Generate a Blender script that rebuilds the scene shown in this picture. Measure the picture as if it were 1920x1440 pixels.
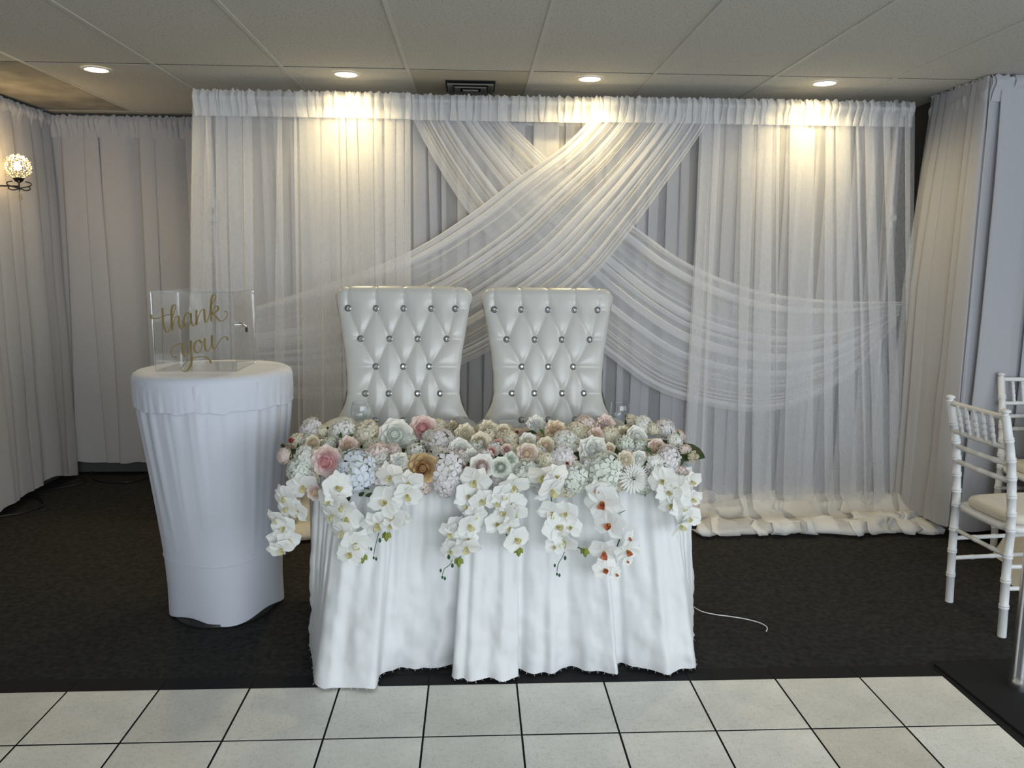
import bpy, bmesh, math, random
import numpy as np
from mathutils import Vector, Matrix, Euler, noise as mnoise
R = random.Random(7)
PI = math.pi
for o in list(bpy.data.objects): bpy.data.objects.remove(o)
S = bpy.context.scene
COL = S.collection

# ---------------------------------------------------------------- camera
F, PITCH, YAW, ROLL, EYE = 1479.1, .1499, .0484, .0074, 1.44
fw = Vector((math.sin(YAW)*math.cos(PITCH), math.cos(YAW)*math.cos(PITCH), -math.sin(PITCH)))
r0 = Vector((math.cos(YAW), -math.sin(YAW), 0)); u0 = r0.cross(fw)
rt = r0*math.cos(ROLL)+u0*math.sin(ROLL); up = -r0*math.sin(ROLL)+u0*math.cos(ROLL)
cd = bpy.data.cameras.new('camera'); cam = bpy.data.objects.new('camera', cd); COL.objects.link(cam)
cd.sensor_width = 36; cd.lens = F/1920*36; cd.clip_start = .02
M = Matrix((rt, up, -fw)).transposed().to_4x4(); M.translation = (0, 0, EYE)
cam.matrix_world = M; S.camera = cam
def at(x, y, Y):                      # pixel of the 1920x1440 frame -> point on the plane Y
    d = fw + rt*((x-960)/F) - up*((y-720)/F)
    return Vector((0, 0, EYE)) + d*(Y/d.y)

# ---------------------------------------------------------------- world, light, exposure
w = bpy.data.worlds.new('world'); S.world = w; w.use_nodes = True
w.node_tree.nodes['Background'].inputs[0].default_value = (.80, .90, 1.0, 1)
w.node_tree.nodes['Background'].inputs[1].default_value = .30
def area(name, loc, rot, sx, sy, e, c):
    l = bpy.data.lights.new(name, 'AREA'); l.shape = 'RECTANGLE'; l.size = sx; l.size_y = sy; l.energy = e; l.color = c
    o = bpy.data.objects.new(name, l); COL.objects.link(o); o.location = loc; o.rotation_euler = rot; return o
area('window_daylight', (1.4, -1.9, 1.55), (math.radians(91), 0, math.radians(6)), 4.6, 1.5, 165, (.84, .92, 1.0))
area('window_daylight', (4.9, -.4, 1.5), (PI/2, 0, PI/2), 3.0, 1.6, 60, (.80, .90, 1.0))
S.view_settings.view_transform = 'Standard'; S.view_settings.look = 'None'
S.view_settings.gamma = 1; S.view_settings.use_curve_mapping = False
S.view_settings.exposure = 0.15
S.cycles.transparent_max_bounces = 48
S.cycles.max_bounces = 7

# ---------------------------------------------------------------- materials
def mat(name, col, rough=.6, metal=0, spec=.5, emis=None, estr=0, trans=0, sheen=0, bump=None, vary=None):
    m = bpy.data.materials.new(name); m.use_nodes = True; nt = m.node_tree; b = nt.nodes['Principled BSDF']
    b.inputs['Base Color'].default_value = (*col, 1); b.inputs['Roughness'].default_value = rough
    b.inputs['Metallic'].default_value = metal; b.inputs['Specular IOR Level'].default_value = spec
    b.inputs['Transmission Weight'].default_value = trans; b.inputs['Sheen Weight'].default_value = sheen
    if emis: b.inputs['Emission Color'].default_value = (*emis, 1); b.inputs['Emission Strength'].default_value = estr
    if bump or vary:
        tc = nt.nodes.new('ShaderNodeTexCoord')
    if vary:                           # (scale, amount[, stretch])
        n = nt.nodes.new('ShaderNodeTexNoise'); n.inputs['Scale'].default_value = vary[0]; n.inputs['Detail'].default_value = 6
        nt.links.new(tc.outputs['Object'], n.inputs['Vector'])
        mr = nt.nodes.new('ShaderNodeMapRange'); mr.inputs[1].default_value = .3; mr.inputs[2].default_value = .7
        mr.inputs[3].default_value = 1-vary[1]; mr.inputs[4].default_value = 1+vary[1]*.4
        nt.links.new(n.outputs[0], mr.inputs[0])
        mx = nt.nodes.new('ShaderNodeMix'); mx.data_type = 'RGBA'; mx.blend_type = 'MULTIPLY'; mx.inputs[0].default_value = 1
        mx.inputs[6].default_value = (*col, 1); nt.links.new(mr.outputs[0], mx.inputs[7])
        nt.links.new(mx.outputs[2], b.inputs['Base Color'])
    if bump:                           # (scale, strength, distance)
        n2 = nt.nodes.new('ShaderNodeTexNoise'); n2.inputs['Scale'].default_value = bump[0]; n2.inputs['Detail'].default_value = 5
        nt.links.new(tc.outputs['Object'], n2.inputs['Vector'])
        bp = nt.nodes.new('ShaderNodeBump'); bp.inputs['Strength'].default_value = bump[1]; bp.inputs['Distance'].default_value = bump[2]
        nt.links.new(n2.outputs[0], bp.inputs['Height']); nt.links.new(bp.outputs[0], b.inputs['Normal'])
    return m
def sheer(name, col, alpha, trl=.35):
    m = bpy.data.materials.new(name); m.use_nodes = True; nt = m.node_tree; nt.nodes.clear()
    out = nt.nodes.new('ShaderNodeOutputMaterial'); d = nt.nodes.new('ShaderNodeBsdfDiffuse'); t = nt.nodes.new('ShaderNodeBsdfTranslucent')
    tr = nt.nodes.new('ShaderNodeBsdfTransparent'); m1 = nt.nodes.new('ShaderNodeMixShader'); m2 = nt.nodes.new('ShaderNodeMixShader')
    d.inputs[0].default_value = (*col, 1); t.inputs[0].default_value = (*col, 1); m1.inputs[0].default_value = trl
    tc = nt.nodes.new('ShaderNodeTexCoord'); n = nt.nodes.new('ShaderNodeTexNoise'); n.inputs['Scale'].default_value = 160; n.inputs['Detail'].default_value = 2
    mp = nt.nodes.new('ShaderNodeMapping'); mp.inputs['Scale'].default_value = (1, 1, .15)
    mr = nt.nodes.new('ShaderNodeMapRange'); mr.inputs[1].default_value = .3; mr.inputs[2].default_value = .7
    mr.inputs[3].default_value = alpha-.015; mr.inputs[4].default_value = min(1, alpha+.015)
    L = nt.links.new
    L(tc.outputs['Object'], mp.inputs[0]); L(mp.outputs[0], n.inputs['Vector']); L(n.outputs[0], mr.inputs[0]); L(mr.outputs[0], m2.inputs[0])
    L(d.outputs[0], m1.inputs[1]); L(t.outputs[0], m1.inputs[2]); L(tr.outputs[0], m2.inputs[1]); L(m1.outputs[0], m2.inputs[2]); L(m2.outputs[0], out.inputs[0])
    return m
def clear(name, tint, gloss=.08, rough=.02):
    m = bpy.data.materials.new(name); m.use_nodes = True; nt = m.node_tree; nt.nodes.clear()
    out = nt.nodes.new('ShaderNodeOutputMaterial'); tr = nt.nodes.new('ShaderNodeBsdfTransparent'); g = nt.nodes.new('ShaderNodeBsdfGlossy')
    mx = nt.nodes.new('ShaderNodeMixShader'); lw = nt.nodes.new('ShaderNodeLayerWeight'); lw.inputs[0].default_value = .5; fr = nt.nodes.new('ShaderNodeMath'); fr.operation = 'POWER'; fr.inputs[1].default_value = 4; nt.links.new(lw.outputs['Facing'], fr.inputs[0])
    ad = nt.nodes.new('ShaderNodeMath'); ad.operation = 'ADD'; ad.inputs[1].default_value = gloss; ad.use_clamp = True
    tr.inputs[0].default_value = (*tint, 1); g.inputs['Roughness'].default_value = rough; g.inputs[0].default_value = (1, 1, 1, 1)
    L = nt.links.new; L(fr.outputs[0], ad.inputs[0]); L(ad.outputs[0], mx.inputs[0]); L(tr.outputs[0], mx.inputs[1]); L(g.outputs[0], mx.inputs[2]); L(mx.outputs[0], out.inputs[0])
    return m
def petalm(name, col, trl=.4):
    m = bpy.data.materials.new(name); m.use_nodes = True; nt = m.node_tree; b = nt.nodes['Principled BSDF']
    b.inputs['Base Color'].default_value = (*col, 1); b.inputs['Roughness'].default_value = .65; b.inputs['Specular IOR Level'].default_value = .25
    t = nt.nodes.new('ShaderNodeBsdfTranslucent'); t.inputs[0].default_value = (*col, 1)
    mx = nt.nodes.new('ShaderNodeMixShader'); mx.inputs[0].default_value = trl
    nt.links.new(b.outputs[0], mx.inputs[1]); nt.links.new(t.outputs[0], mx.inputs[2]); nt.links.new(mx.outputs[0], nt.nodes['Material Output'].inputs[0])
    return m

# ---------------------------------------------------------------- mesh helpers
class MB:
    def __init__(s): s.v = []; s.f = []; s.m = []; s.sm = []
    def add(s, vs, fs, mi=0, smooth=True, X=None):
        o = len(s.v); s.v += [tuple(X @ Vector(v)) for v in vs] if X else [tuple(v) for v in vs]
        for f in fs: s.f.append(tuple(i+o for i in f)); s.m.append(mi); s.sm.append(smooth)
        return s
    def box(s, a, b, mi=0, X=None):
        x0, y0, z0 = a; x1, y1, z1 = b
        vs = [(x0,y0,z0),(x1,y0,z0),(x1,y1,z0),(x0,y1,z0),(x0,y0,z1),(x1,y0,z1),(x1,y1,z1),(x0,y1,z1)]
        return s.add(vs, [(0,3,2,1),(4,5,6,7),(0,1,5,4),(1,2,6,5),(2,3,7,6),(3,0,4,7)], mi, False, X)
    def bbox(s, a, b, r=.005, mi=0, X=None):       # bevelled box
        x0, y0, z0 = a; x1, y1, z1 = b
        bm = bmesh.new(); bmesh.ops.create_cube(bm, size=1)
        for v in bm.verts: v.co = Vector(((x0+x1)/2+v.co.x*(x1-x0), (y0+y1)/2+v.co.y*(y1-y0), (z0+z1)/2+v.co.z*(z1-z0)))
        bmesh.ops.bevel(bm, geom=bm.edges[:], offset=r, segments=2, affect='EDGES', profile=.5)
        bm.verts.index_update(); vs = [v.co.copy() for v in bm.verts]; fs = [[v.index for v in f.verts] for f in bm.faces]; bm.free()
        return s.add(vs, fs, mi, False, X)
    def grid(s, P, mi=0, smooth=True, closed=False, X=None):   # P[row][col]
        n, k = len(P), len(P[0]); fs = []
        for i in range(n-1):
            for j in range(k if closed else k-1):
                j2 = (j+1) % k; fs.append((i*k+j, i*k+j2, (i+1)*k+j2, (i+1)*k+j))
        return s.add([p for row in P for p in row], fs, mi, smooth, X)
    def lathe(s, prof, c=(0,0,0), n=24, mi=0, X=None, smooth=True, cap=True):
        P = [[(c[0]+r*math.cos(2*PI*j/n), c[1]+r*math.sin(2*PI*j/n), c[2]+z) for j in range(n)] for r, z in prof]
        s.grid(P, mi, smooth, True, X)
        if cap:
            for (r, z), rev in ((prof[0], True), (prof[-1], False)):
                if r > 1e-4:
                    row = [(c[0]+r*math.cos(2*PI*j/n), c[1]+r*math.sin(2*PI*j/n), c[2]+z) for j in range(n)]
                    f = list(range(n)); s.add(row, [f[::-1] if rev else f], mi, False, X)
        return s
    def tube(s, pts, r, n=8, mi=0, X=None, cap=True):
        pts = [Vector(p) for p in pts]; k = len(pts); rr = r if isinstance(r, (list, tuple)) else [r]*k
        rows = []; ref = None
        for i in range(k):
            t = (pts[min(i+1, k-1)]-pts[max(i-1, 0)]).normalized()
            if ref is None: ref = t.orthogonal().normalized()
            ref = (ref-t*ref.dot(t)); ref = ref.normalized() if ref.length > 1e-6 else t.orthogonal().normalized()
            b = t.cross(ref); rows.append([pts[i]+(ref*math.cos(2*PI*j/n)+b*math.sin(2*PI*j/n))*rr[i] for j in range(n)])
        s.grid(rows, mi, True, True, X)
        if cap: s.add(rows[0], [tuple(range(n))[::-1]], mi, False, X); s.add(rows[-1], [tuple(range(n))], mi, False, X)
        return s
    def mesh(s, name, mats):
        me = bpy.data.meshes.new(name); me.from_pydata(s.v, [], s.f)
        mats = mats if isinstance(mats, (list, tuple)) else [mats]
        for m in mats: me.materials.append(m)
        me.polygons.foreach_set('material_index', s.m); me.polygons.foreach_set('use_smooth', s.sm); me.update(); return me
    def build(s, name, mats, parent=None, label=None, cat=None, group=None, kind=None, X=None):
        return link(name, s.mesh(name, mats), parent, label, cat, group, kind, X)
def link(name, me, parent=None, label=None, cat=None, group=None, kind=None, X=None):
    o = bpy.data.objects.new(name, me); COL.objects.link(o)
    if parent: o.parent = parent
    if X is not None: o.matrix_local = X
    if label: o['label'] = label
    if cat: o['category'] = cat
    if group: o['group'] = group
    if kind: o['kind'] = kind
    return o
def thing(name, label, cat, loc=(0,0,0), rz=0, group=None):
    o = link(name, None, None, label, cat, group); o.location = loc; o.rotation_euler = (0, 0, rz); return o
def copy_tree(o, parent=None):
    c = o.copy(); COL.objects.link(c)
    if parent: c.parent = parent; c.matrix_parent_inverse = o.matrix_parent_inverse.copy()
    for ch in [x for x in o.children]: copy_tree(ch, c)
    return c
def frame(p, n, upv=(0,0,1), roll=0, sc=1):       # local Z -> n, local Y ~ up
    n = Vector(n).normalized(); u = Vector(upv); u = (u-n*u.dot(n))
    u = u.normalized() if u.length > 1e-4 else n.orthogonal().normalized()
    x = u.cross(n); m = Matrix((x, u, n)).transposed().to_4x4()
    m = Matrix.Translation(p) @ m @ Matrix.Rotation(roll, 4, 'Z') @ Matrix.Diagonal((sc, sc, sc, 1)); return m
def crom(pts, n):                                 # Catmull-Rom through points, n samples by arc length
    P = np.array([list(p) for p in pts], float); Q = np.vstack([2*P[0]-P[1], P, 2*P[-1]-P[-2]]); out = []
    for i in range(1, len(Q)-2):
        for t in np.linspace(0, 1, 16, endpoint=False):
            a, b, c, d = Q[i-1], Q[i], Q[i+1], Q[i+2]
            out.append(.5*((2*b)+(c-a)*t+(2*a-5*b+4*c-d)*t*t+(3*b-a-3*c+d)*t**3))
    out.append(Q[-2]); out = np.array(out); L = np.r_[0, np.cumsum(np.linalg.norm(np.diff(out, axis=0), axis=1))]
    s = np.linspace(0, L[-1], n); return np.stack([np.interp(s, L, out[:, k]) for k in range(out.shape[1])], 1)
def chaikin(P, it=2):
    P = np.array(P, float)
    for _ in range(it):
        a, b = P[:-1], P[1:]; Q = np.empty((2*len(a)+2, P.shape[1])); Q[0] = P[0]; Q[-1] = P[-1]
        Q[1:-1:2] = a*.75+b*.25; Q[2:-1:2] = a*.25+b*.75; P = Q
    return P
def fbm(x, y, z=0, o=3): return mnoise.fractal(Vector((x, y, z)), .8, 2.0, o)

# ---------------------------------------------------------------- room shell
ZC = 2.381
m_carpet = mat('charcoal_carpet', (.036, .035, .034), .95, spec=.1, vary=(45, .45), bump=(420, .8, .004))
m_wall = mat('grey_brown_wall', (.085, .082, .075), .8)
m_tile_c = mat('ceiling_tile_speckled', (.62, .605, .55), .95, spec=.1, bump=(260, .5, .002))
nt = m_tile_c.node_tree
_tc = nt.nodes.new('ShaderNodeTexCoord'); _v = nt.nodes.new('ShaderNodeTexNoise'); _v.inputs['Scale'].default_value = 120; _v.inputs['Detail'].default_value = 3
nt.links.new(_tc.outputs['Object'], _v.inputs['Vector']); _r = nt.nodes.new('ShaderNodeValToRGB')
_r.color_ramp.elements[0].position = .33; _r.color_ramp.elements[0].color = (.36, .35, .31, 1); _r.color_ramp.elements[1].position = .42; _r.color_ramp.elements[1].color = (.62, .605, .55, 1)
nt.links.new(_v.outputs[0], _r.inputs[0]); nt.links.new(_r.outputs[0], nt.nodes['Principled BSDF'].inputs['Base Color'])
m_tee = mat('painted_ceiling_tee', (.58, .57, .52), .6)
m_tee2 = mat('dull_ceiling_tee', (.10, .10, .09), .8)
m_dark = mat('dark_void', (.012, .012, .012), .9)
m_ventpanel = mat('tan_metal_panel', (.46, .42, .32), .5)
m_tile_shade = mat('shaded_ceiling_tile', (.36, .34, .29), .95, vary=(6, .35))  # shade on the far-left tile, put into its colour as a darker mottled brown

XL, XR, YB, YF = -2.80, 4.95, 5.45, -2.1
MB().box((XL-.1, YF, -.12), (XR+.1, YB+.1, -.006)).build('floor', m_carpet, kind='structure')
ceil = MB().box((XL-.1, YF, ZC+.03), (XR+.1, YB+.1, ZC+.12)).build('ceiling', m_dark, kind='structure')
MB().box((XL-.1, YB, 0), (XR+.1, YB+.1, ZC+.03)).box((2.2, YB-.03, 2.26), (XR, YB, 2.30)).build('wall_back', m_wall, kind='structure')
MB().box((XL-.1, YF, 0), (XL, YB, ZC+.03)).build('wall_left', m_wall, kind='structure')
MB().box((2.62, 4.08, 0), (XR, YB, ZC+.03)).build('wall_pier', m_wall, kind='structure')
rw = MB(); rw.box((XR, 1.4, 0), (XR+.1, YB, ZC+.03)).box((XR, YF, 0), (XR+.1, 1.4, .5)).box((XR, YF, 2.3), (XR+.1, 1.4, ZC+.03)); rw.build('wall_right', m_wall, kind='structure')
fr = MB(); fr.box((XL, YF-.1, 0), (XR, YF, .45)).box((XL, YF-.1, 2.3), (XR, YF, ZC+.03)).build('wall_front', m_wall, kind='structure')
# tiles
X0, Y0, TW, TL = -.3257, 4.067, .61, 1.22
tm = {}
def ctile(k, r, mtl, wd=TW, ln=TL):
    pass
for r in range(-5, 2):
    y0 = Y0+r*TL; y1 = min(y0+TL, YB)
    if y0 >= YB: continue
    for k in range(-5, 9):
        x0 = X0+k*TW; x1 = min(x0+TW, XR)
        if x0 < XL: x0 = XL
        if x1 <= XL or (x0 > 2.6 and y0 > 4): continue
        key = (round(x1-x0, 3), round(y1-y0, 3), (k == 0 and r == 0), (k == -4 and r == 0))
        if key not in tm:
            g = .006; tm[key] = MB().bbox((g, g, 0), (x1-x0-g, y1-y0-g, .012), .003).mesh('tile', m_ventpanel if key[2] else (m_tile_shade if key[3] else m_tile_c))
        o = link('tile', tm[key], ceil); o.location = (x0, y0, ZC+.001+R.uniform(0, .0025))
        if r == 0 and k in (-3, -1, 1, 3): o.location.z = ZC+.0015
tl = Y0+2*TL-Y0
for k in range(-4, 9):
    x = X0+k*TW; MB().box((-.0085, YF+.1, 0), (.0085, YB-.001, .02)).build('grid_tee', m_tee, ceil).location = (x, 0, ZC-.001)
for r in range(-5, 2):
    y = Y0+r*TL
    MB().box((XL+.01, -.0035, 0), (XR-.01, .0035, .019)).build('grid_tee', m_tee2, ceil).location = (0, y, ZC+.0025)

# dance floor
m_dtile = mat('cream_stone_tile', (.76, .74, .67), .5, spec=.35, vary=(3.2, .22), bump=(24, .25, .003))
nt = m_dtile.node_tree                # fine grey scratches in the stone print
_tc = nt.nodes.new('ShaderNodeTexCoord'); _n1 = nt.nodes.new('ShaderNodeTexNoise'); _n1.inputs['Scale'].default_value = 26; _n1.inputs['Detail'].default_value = 8; _n1.inputs['Distortion'].default_value = 2.5
nt.links.new(_tc.outputs['Object'], _n1.inputs['Vector'])
_r = nt.nodes.new('ShaderNodeValToRGB'); _r.color_ramp.elements[0].position = .47; _r.color_ramp.elements[0].color = (1, 1, 1, 1)
_r.color_ramp.elements[1].position = .53; _r.color_ramp.elements[1].color = (1, 1, 1, 1); _e = _r.color_ramp.elements.new(.5); _e.color = (.80, .79, .76, 1)
_b = nt.nodes['Principled BSDF']; _src = _b.inputs['Base Color'].links[0].from_socket
_mx = nt.nodes.new('ShaderNodeMix'); _mx.data_type = 'RGBA'; _mx.blend_type = 'MULTIPLY'; _mx.inputs[0].default_value = 1
nt.links.new(_n1.outputs[0], _r.inputs[0]); nt.links.new(_src, _mx.inputs[6]); nt.links.new(_r.outputs[0], _mx.inputs[7]); nt.links.new(_mx.outputs[2], _b.inputs['Base Color'])
m_edge = mat('black_edge_trim', (.011, .011, .012), .75, spec=.2)
df = thing('dance_floor', 'portable dance floor of square cream stone-look tiles with black edge', 'dance floor', (0, 0, 0))
FX, FY, T = -1.3773, 2.5561, .305
dm = [MB().bbox((.0028, .0028, -.005), (T-.0028, T-.0028, .0), .0012).mesh('tile', m_dtile)]
m_dt2 = m_dtile.copy(); m_dt2.node_tree.nodes['Mix'].inputs[6].default_value = (.70, .68, .61, 1); dm.append(MB().bbox((.0028, .0028, -.005), (T-.0028, T-.0028, .0), .0012).mesh('tile', m_dt2))
m_dt3 = m_dtile.copy(); m_dt3.node_tree.nodes['Mix'].inputs[6].default_value = (.62, .59, .50, 1); dm.append(MB().bbox((.0028, .0028, -.005), (T-.0028, T-.0028, .0), .0012).mesh('tile', m_dt3))
ND = 10
for me in dm:
    me.materials.append(m_edge)
    for p_ in me.polygons:
        if p_.center.z < -.0004: p_.material_index = 1
for r in range(5):
    for k in range(-3, ND):
        me = dm[2] if (r == 1 and k == 8) else dm[R.choice((0, 0, 1))]
        o = link('tile', me, df); o.location = (FX+k*T, FY-(r+1)*T, R.uniform(-.0004, .0004))
MB().box((FX-3*T, FY-5*T, -.0058), (FX+ND*T, FY, -.004)).build('underlay', m_edge, df)
def edge(L):   # ramped strip along +x
    return MB().add([(0,0,-.001),(L,0,-.001),(L,.085,-.0055),(0,.085,-.0055),(0,0,-.0058),(L,0,-.0058)], [(0,1,2,3),(0,4,5,1),(1,5,2),(0,3,4)], 0, False)
for k in range(-3, ND): edge(T-.002).build('edge_strip', m_edge, df).location = (FX+k*T+.001, FY+.002, 0)
for k in range(5):
    o = edge(T-.002).build('edge_strip', m_edge, df); o.rotation_euler = (0, 0, -PI/2); o.location = (FX+ND*T+.002, FY-k*T, 0)
MB().add([(0,0,-.001),(.085,0,-.0055),(.085,.085,-.0055),(0,.085,-.0055)], [(0,1,2,3)], 0, False).build('edge_corner', m_edge, df).location = (FX+ND*T+.002, FY+.002, 0)

# ---------------------------------------------------------------- downlights and vent
m_led = mat('lit_diffuser', (1, .9, .7), .5, emis=(1, .80, .48), estr=14)
m_trim = mat('white_lamp_trim', (.7, .69, .66), .5)
lbl = ['round recessed ceiling light at the far left, above the wall drapes', 'round recessed ceiling light above the left half of the white backdrop',
       'round recessed ceiling light just right of the air vent', 'round recessed ceiling light furthest right, above the right backdrop panel']
for x, lb in zip((-1.866, -.642, .588, 1.808), lbl):
    t = thing('ceiling_light', lb, 'ceiling light', (x, 4.18, ZC), group='recessed ceiling lights')
    MB().lathe([(.052, -.001), (.056, -.006), (.068, -.004), (.070, .0)], n=32, cap=False).build('trim_ring', m_trim, t)
    MB().lathe([(.0, -.0045), (.050, -.0045), (.053, -.001)], n=32, cap=False).build('diffuser', m_led, t)
    l = bpy.data.lights.new('lamp', 'SPOT'); l.energy = 36; l.color = (1, .79, .40); l.spot_size = R_ = math.radians(165); l.spot_blend = .9; l.shadow_soft_size = .05
    o = bpy.data.objects.new('lamp', l); COL.objects.link(o); o.parent = t; o.location = (0, 0, -.012)
m_vent = mat('grey_vent_metal', (.16, .155, .14), .45)
t = thing('air_vent', 'square dark metal air vent in the tan ceiling panel', 'air vent', (-.02, 4.40, ZC))
MB().box((-.13, -.125, -.002), (.13, .145, .0005)).build('backing', m_dark, t)
for i, (h, z) in enumerate(((.122, -.012), (.085, -.020), (.042, -.026))):
    q = h-.032 if i < 2 else 0
    g = MB()
    P = [[(-h, -h, z), (h, -h, z), (h, h, z), (-h, h, z)], [(-h+.004, -h+.004, z-.006), (h-.004, -h+.004, z-.006), (h-.004, h-.004, z-.006), (-h+.004, h-.004, z-.006)],
         [(-q, -q, z-.001), (q, -q, z-.001), (q, q, z-.001), (-q, q, z-.001)]]
    g.grid(P, 0, False, True).build('louver', m_vent, t, X=Matrix.Translation((0, .01, 0)))

# ---------------------------------------------------------------- draped cloth
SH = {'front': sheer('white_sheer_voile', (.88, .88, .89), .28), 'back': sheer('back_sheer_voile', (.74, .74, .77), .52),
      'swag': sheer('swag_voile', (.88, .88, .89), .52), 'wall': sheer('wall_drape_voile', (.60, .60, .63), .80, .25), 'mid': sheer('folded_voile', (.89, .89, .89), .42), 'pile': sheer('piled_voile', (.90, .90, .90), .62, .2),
      'dense': sheer('dense_voile', (.88, .88, .88), .5)}
def strips_rand(x0, x1, n, rr, wmin=.3, wmax=.75, drift=.0, sc_b=None, off_b=0):
    w_ = (x1-x0)/n; out = []
    for i in range(n):
        c = x0+(i+.5+rr.uniform(-.25, .25))*w_; h = w_*rr.uniform(wmin, wmax)*.5; d = rr.uniform(-drift, drift)
        hb = h*rr.uniform(.8, 1.5); out.append((c-h, c+h, c-hb+d, c+hb+d))
    out.sort(); res = []; last = x0
    for a, b, c, d in out: res.append((max(a, last), max(b, a+.004), c, d)); last = b
    return res
def folds(strips, xl, xr, d, t, ph, wob):
    """plan curve (x, dy) of z-folded cloth at fraction t down"""
    P = [(xl[0]*(1-t)+xl[1]*t, 0)]
    for i, (a, b, c, e) in enumerate(strips):
        w1 = wob*t*math.sin(3.1*t+ph[i][0]); w2 = wob*t*math.sin(2.6*t+ph[i][1])
        s, f = a*(1-t)+c*t+w1, b*(1-t)+e*t+w2
        if f < s+.003: f = s+.003
        k = ph[i][2]*d; q = (f-s)*.12
        P += [(s-q, k*.6), (f-q, k), (f+q*.3, k*.8), (f-q, k*.1), (s+q, -k*.05), (s-q*.3, -k*.6), (s+q, -k*1.0), (f+q, -k*.55)]
    P.append((xr[0]*(1-t)+xr[1]*t, 0)); return P
def drape(strips, xl, xr, ztop, zbot, d, rows=26, seed=1, wob=.012, prof=None, puddle=0, pdy=.3, it=2, hemw=0, zb=None):
    """returns grid rows of points in local coordinates, Y=0 plane"""
    rr = random.Random(seed); ph = [(rr.uniform(0, 6), rr.uniform(0, 6), rr.uniform(.5, 1.2)) for _ in strips]; G = []
    for r in range(rows+1):
        t = r/rows; dd = d*(.45+.55*min(1, t*5)); C = chaikin(folds(strips, xl, xr, dd, t, ph, wob), it); row = []
        for (x, y) in C:
            zb_ = zbot+hemw*fbm(x*3.3, seed*1.7)*1.0 if zb is None else zb(x)
            z = ztop+(zb_-ztop)*t
            y += .006*fbm(x*9, z*1.2, seed)*(.3+t) + .0022*fbm(x*40, z*2.5, seed)
            row.append((x, y-(prof(t) if prof else 0), z))
        G.append(row)
    if puddle:
        last = G[-1]; n = len(last)
        path = [(.100, .035), (.070, .085), (.052, .14), (.048, .20), (.062, .255), (.058, .305), (.028, .340), (.006, .335), (.010, .26)]
        for q, (pz, py) in enumerate(path):
            row = []
            for j, (x, y, z) in enumerate(last):
                a = fbm(x*5.5, q*.35, seed+5); b = fbm(x*14+3, q*.6, seed+9); sc = pdy/.34
                zz = max(.004, pz*(1+.55*a)+.016*b*(1 if q < 6 else .3)+.006)
                row.append((x+.03*b+.02*a, y-py*sc*(1+.16*a)-.02*b, zz))
            G.append(row)
    return G
def ruffle(x0, x1, seed, z0, h=.115, n=None, d=.012, topw=.012):
    """gathered rod pocket: fine folds"""
    rr = random.Random(seed); n = n or max(3, int((x1-x0)/.035)); st = strips_rand(x0, x1, n, rr, .25, .9, .006)
    ph = [(rr.uniform(0, 6), rr.uniform(0, 6), rr.uniform(.4, 1.3)) for _ in st]; G = []
    for r in range(9):
        t = r/8; C = chaikin(folds(st, (x0, x0), (x1, x1), d*(.55+.5*math.sin(PI*t)), t, ph, .006), 2)
        G.append([(x, y-.018*math.sin(PI*min(1, t*1.8))+.003*fbm(x*60, t*3, seed), z0+topw*(.5+fbm(x*45, seed)*1.3)*(1-t)**2-h*t) for x, y in C])
    return G
def curtain(name, label, G, m, headers, X=Matrix.Identity(4), group=None, cat='curtain', m2=None, npud=0):
    t = thing(name, label, cat, (0, 0, 0), 0, group); t.matrix_world = X
    if npud: MB().grid(G[:-npud+1]).grid(G[-npud:-npud+4], 1).grid(G[-npud+3:], 2).build('panel', [m, SH['mid'], SH['pile']], t)
    else: MB().grid(G).build('panel', m, t)
    if headers:
        b = MB()
        for H in headers: b.grid(H)
        b.build('rod_pocket', m2 or m, t)
    return t
px = lambda x, Y, y=400: at(x, y, Y).x
# wall drapes: left wall (its own frame: local x runs along the wall)
rr = random.Random(11)
A = Matrix.Translation((-2.70, 0, 0)) @ Matrix.Rotation(PI/2, 4, 'Z')    # local x -> +Y, local y -> -X
st = strips_rand(2.6, 5.36, 20, rr, .5, 1.1, .03)
G = drape(st, (2.55, 2.55), (5.36, 5.34), 2.355, .06, -.035, 18, 3, .02, hemw=.05)
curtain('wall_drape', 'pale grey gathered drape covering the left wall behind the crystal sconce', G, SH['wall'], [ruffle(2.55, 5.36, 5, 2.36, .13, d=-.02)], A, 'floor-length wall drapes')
A = Matrix.Translation((0, 5.35, 0))
st = strips_rand(-2.68, -.6, 13, rr, .4, 1.0, .03)
G = drape(st, (-2.79, -2.79), (-.55, -.5), 2.35, .09, .035, 18, 8, .02, hemw=.03)
curtain('wall_drape', 'pale grey gathered drape on the back wall in the left corner', G, SH['wall'], [ruffle(-2.77, -.55, 6, 2.355, .13, d=.02)], A, 'floor-length wall drapes')
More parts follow.
